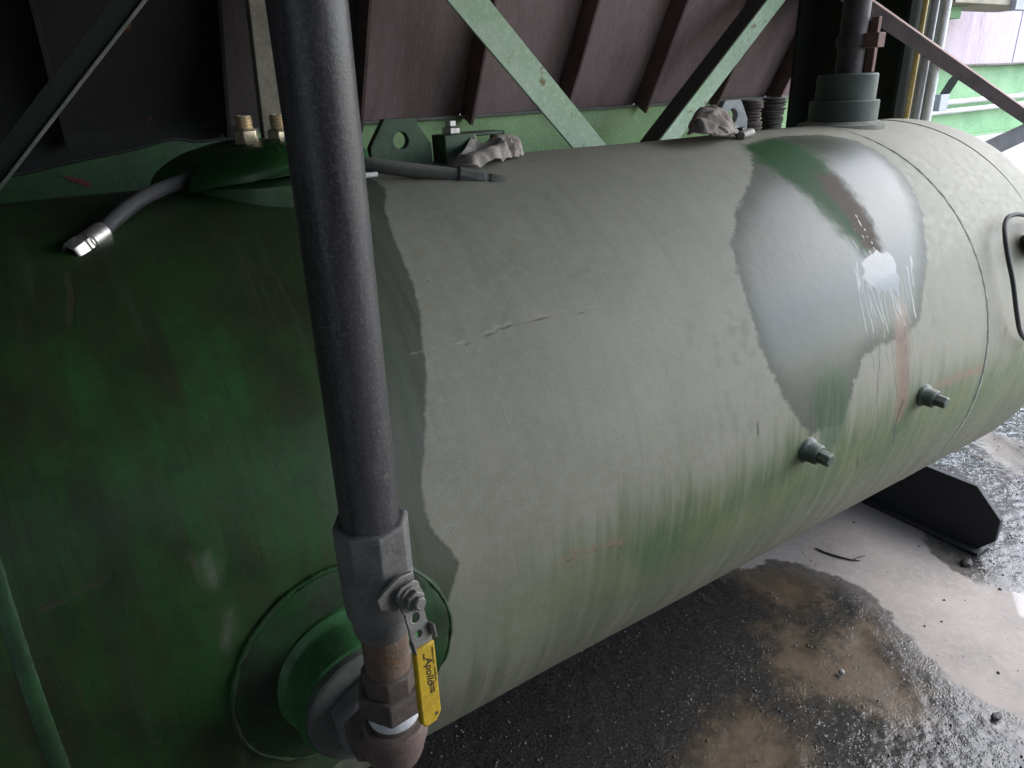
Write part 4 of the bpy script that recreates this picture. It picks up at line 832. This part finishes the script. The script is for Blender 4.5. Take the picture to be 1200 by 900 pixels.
# diagonal braces (angle irons)
def angle(name, A_, B_, wd, th_, mat, nrm, label, leg=None, flip=1, group='diagonal braces', mat2=None):
    A_, B_ = Vector(A_), Vector(B_); d = (B_-A_).normalized(); nv = Vector(nrm); nv = (nv-d*nv.dot(d)).normalized(); sv = d.cross(nv)
    F = Matrix.Identity(4)
    for i in range(3): F[i][0], F[i][1], F[i][2], F[i][3] = sv[i], nv[i], d[i], A_[i]
    L = (B_-A_).length; t_ = thing(name, label, 'brace', tuple((A_+B_)/2), group)
    MB().box((-wd/2, 0, 0), (wd/2, th_, L), F).build('flat_leg', mat, t_, bevel=0.0015)
    if leg: MB().box((wd/2*flip-(th_ if flip > 0 else 0), -leg if leg > 0 else th_, 0), (wd/2*flip+(0 if flip > 0 else th_), 0 if leg > 0 else th_-leg, L), F).build('standing_leg', mat2 or mat, t_, bevel=0.0015)
    return t_
def ext(a, b, k): return a+(b-a)*k
a_, b_ = on_plane(547, 0, 1, .70), on_plane(684, 165, 1, .70); angle('diagonal_brace', ext(a_, b_, -1.2), ext(a_, b_, 1.15), 0.105, 0.01, green_pale, (0, -1, 0), 'pale green diagonal brace falling to the right behind the lug')
a_, b_ = on_plane(908, 0, 1, .72), on_plane(783, 163, 1, .72); angle('diagonal_brace', ext(a_, b_, -1.0), ext(a_, b_, 1.15), 0.075, 0.01, green_pale, (0.1, -1, 0), 'pale green diagonal brace rising right above the bundled rag', leg=0.085, flip=1, mat2=dark_steel)  # standing leg coloured dark for its shadowed side
a_, b_ = on_plane(152, 0, 1, .62), on_plane(-15, 215, 1, .62); angle('diagonal_brace', ext(a_, b_, -1.0), ext(a_, b_, 1.6), 0.052, 0.008, dark_steel, (0, -1, 0), 'dark diagonal brace in shadow at the upper left', leg=-0.010, flip=-1, mat2=flange_mat)  # lighter standing leg stands for the lit edge
gk = 'brown braces at the tank end'
A1, N1 = on_plane(1010, -8, 1, .15), on_plane(1222, 142, 1, .15)
cb = thing('cross_brace', 'brown angle brace sloping down right from the riser pipe', 'brace', tuple((A1+N1)/2), gk)
cb['label'] = 'brown angle brace sloping down right from the riser pipe'; A_, B_ = ext(A1, N1, -0.25), ext(A1, N1, 1.02); dv = (B_-A_).normalized()
for nm_, nrm_, mm_, w0, w1 in (('upper_leg', (-.2, -.75, 1), brown_steel, -0.034, 0.0), ('lower_leg', (-.1, -1, -.75), brown_shaded, 0.001, 0.048)):  # upper leg lighter for its lit face, lower leg darker for shade
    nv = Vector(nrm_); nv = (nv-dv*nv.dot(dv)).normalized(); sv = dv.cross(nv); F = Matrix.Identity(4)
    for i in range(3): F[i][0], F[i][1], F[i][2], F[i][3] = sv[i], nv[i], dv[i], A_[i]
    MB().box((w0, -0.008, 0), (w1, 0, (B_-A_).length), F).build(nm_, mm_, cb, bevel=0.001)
N2 = on_plane(1120, 192, 1, .22)
angle('cross_brace', N1+Vector((0.02, 0.02, -0.02)), N2, 0.075, 0.01, black_pad, (-0.1, -1, 0.2), 'short black brace running back down behind the tank end', group=gk)
# ledge at the top right
lg_ = thing('box_ledge', 'beige box and green bracket at the upper right on lavender wall', 'ledge', (4.6, .8, 1.9))
q0, q1 = on_plane(1112, 4, 1, .75), on_plane(1190, -8, 1, .75)
MB().box((q0.x, .72, q0.z), (q1.x+0.35, 1.0, q0.z+0.25)).build('box', beige_box, lg_, bevel=0.004)
q2 = on_plane(1086, 21, 1, .85); q3 = on_plane(1124, 18, 1, .85)
MB().box((q2.x, .84, q2.z), (q3.x, 1.0, q2.z+0.3)).build('bracket', green_bright, lg_, bevel=0.004)
q4 = on_plane(1187, 12, 1, .7); MB().box((q4.x, .69, q4.z), (q4.x+.6, .72, q4.z+.3)).build('side_plate', grey_pipe, lg_, bevel=0.004)

# ================================================================== UNSEEN DECK AND WALLS ADDED TO SHADE THE PLACE
dk = thing('shade_deck', 'unseen dark steel deck put over the tank for shade', 'deck', (0, 0, 2.72))
DX1 = 2.95  # deck edge placed by how far daylight should reach in
MB().box((-4.0, -3.2, 2.72), (DX1, 1.4, 2.76)).build('plate', black_sheet, dk)
for k in range(9): MB().box((-3.7+0.85*k, -3.2, 2.55), (-3.64+0.85*k, 0.3, 2.719)).build('joist', dark_steel, dk)
ww = thing('shade_end_wall', 'unseen dark sheet wall added for shade at the left end, with an open doorway', 'wall', (-1.9, 0, 0))
for lo, hi in (((-1.95, -3.2, 0), (-1.9, -2.7, 2.715)), ((-1.95, -2.0, 0), (-1.9, 1.4, 2.715)), ((-1.95, -2.699, 2.15), (-1.9, -2.001, 2.715))):
    MB().box(lo, hi).build('sheet', black_sheet, ww)  # wall added for shade; doorway follows the light on the pipe's left
SWX = 2.0  # length of the added wall, set to limit light from the front
sw = thing('shade_side_wall', 'unseen dark sheet wall added behind the viewer to hold back light', 'wall', (-1, -3.1, 0))
MB().box((-1.899, -3.15, 0.0), (SWX, -3.1, 2.54)).build('sheet', black_sheet, sw)
kw = thing('shade_plinth', 'unseen low concrete wall added under the green beam to keep light out', 'wall', (0, 1.05, 0))
MB().box((-1.899, BY-0.03, 0.0), (3.4, BY+0.15, 1.10)).build('block', concrete, kw)  # out of sight, added to keep the space behind the tank dark

# ================================================================== BITS ON THE FLOOR
def g3(x, y): p = on_plane(x, y, 2, 0.0); return Vector((p[0], p[1], 0.004))
tw = MB(); tw.tube([g3(955, 643), g3(965, 648), g3(980, 653), g3(996, 657), g3(1008, 658)], [0.002, .0035, .004, .003, .0015], 8); tw.tube([g3(998, 657), g3(1006, 654), g3(1014, 652)], [.002, .002, .001], 6)
tag(tw.build('twig', black_bit), 'thin dark twig lying on the dry concrete by the tank', 'twig')
lump('rubble_lump', tuple(g3(1133, 662)+Vector((0, 0, .004))), 0.018, black_bit, 'black crumbled lump on the floor in front of the saddle end', 'lump', 0.45, 50, (1.2, .9, .6), 2.0, 3)
lump('rubble_lump', tuple(g3(1167, 842)+Vector((0, 0, .003))), 0.012, black_bit, 'black crumbled lump at the damp edge lower right', 'lump', 0.4, 60, (1.4, .8, .5), 8.0, 3)
lump('pebble', tuple(g3(986, 790)+Vector((0, 0, .004))), 0.009, worn('grey pebble', (0.3, 0.29, 0.28), (0.2, 0.2, 0.19), 0.4, 0, 60), 'single larger grey pebble on the brown mud', 'pebble', 0.25, 60, (1, .9, .8), 4.0, 3)
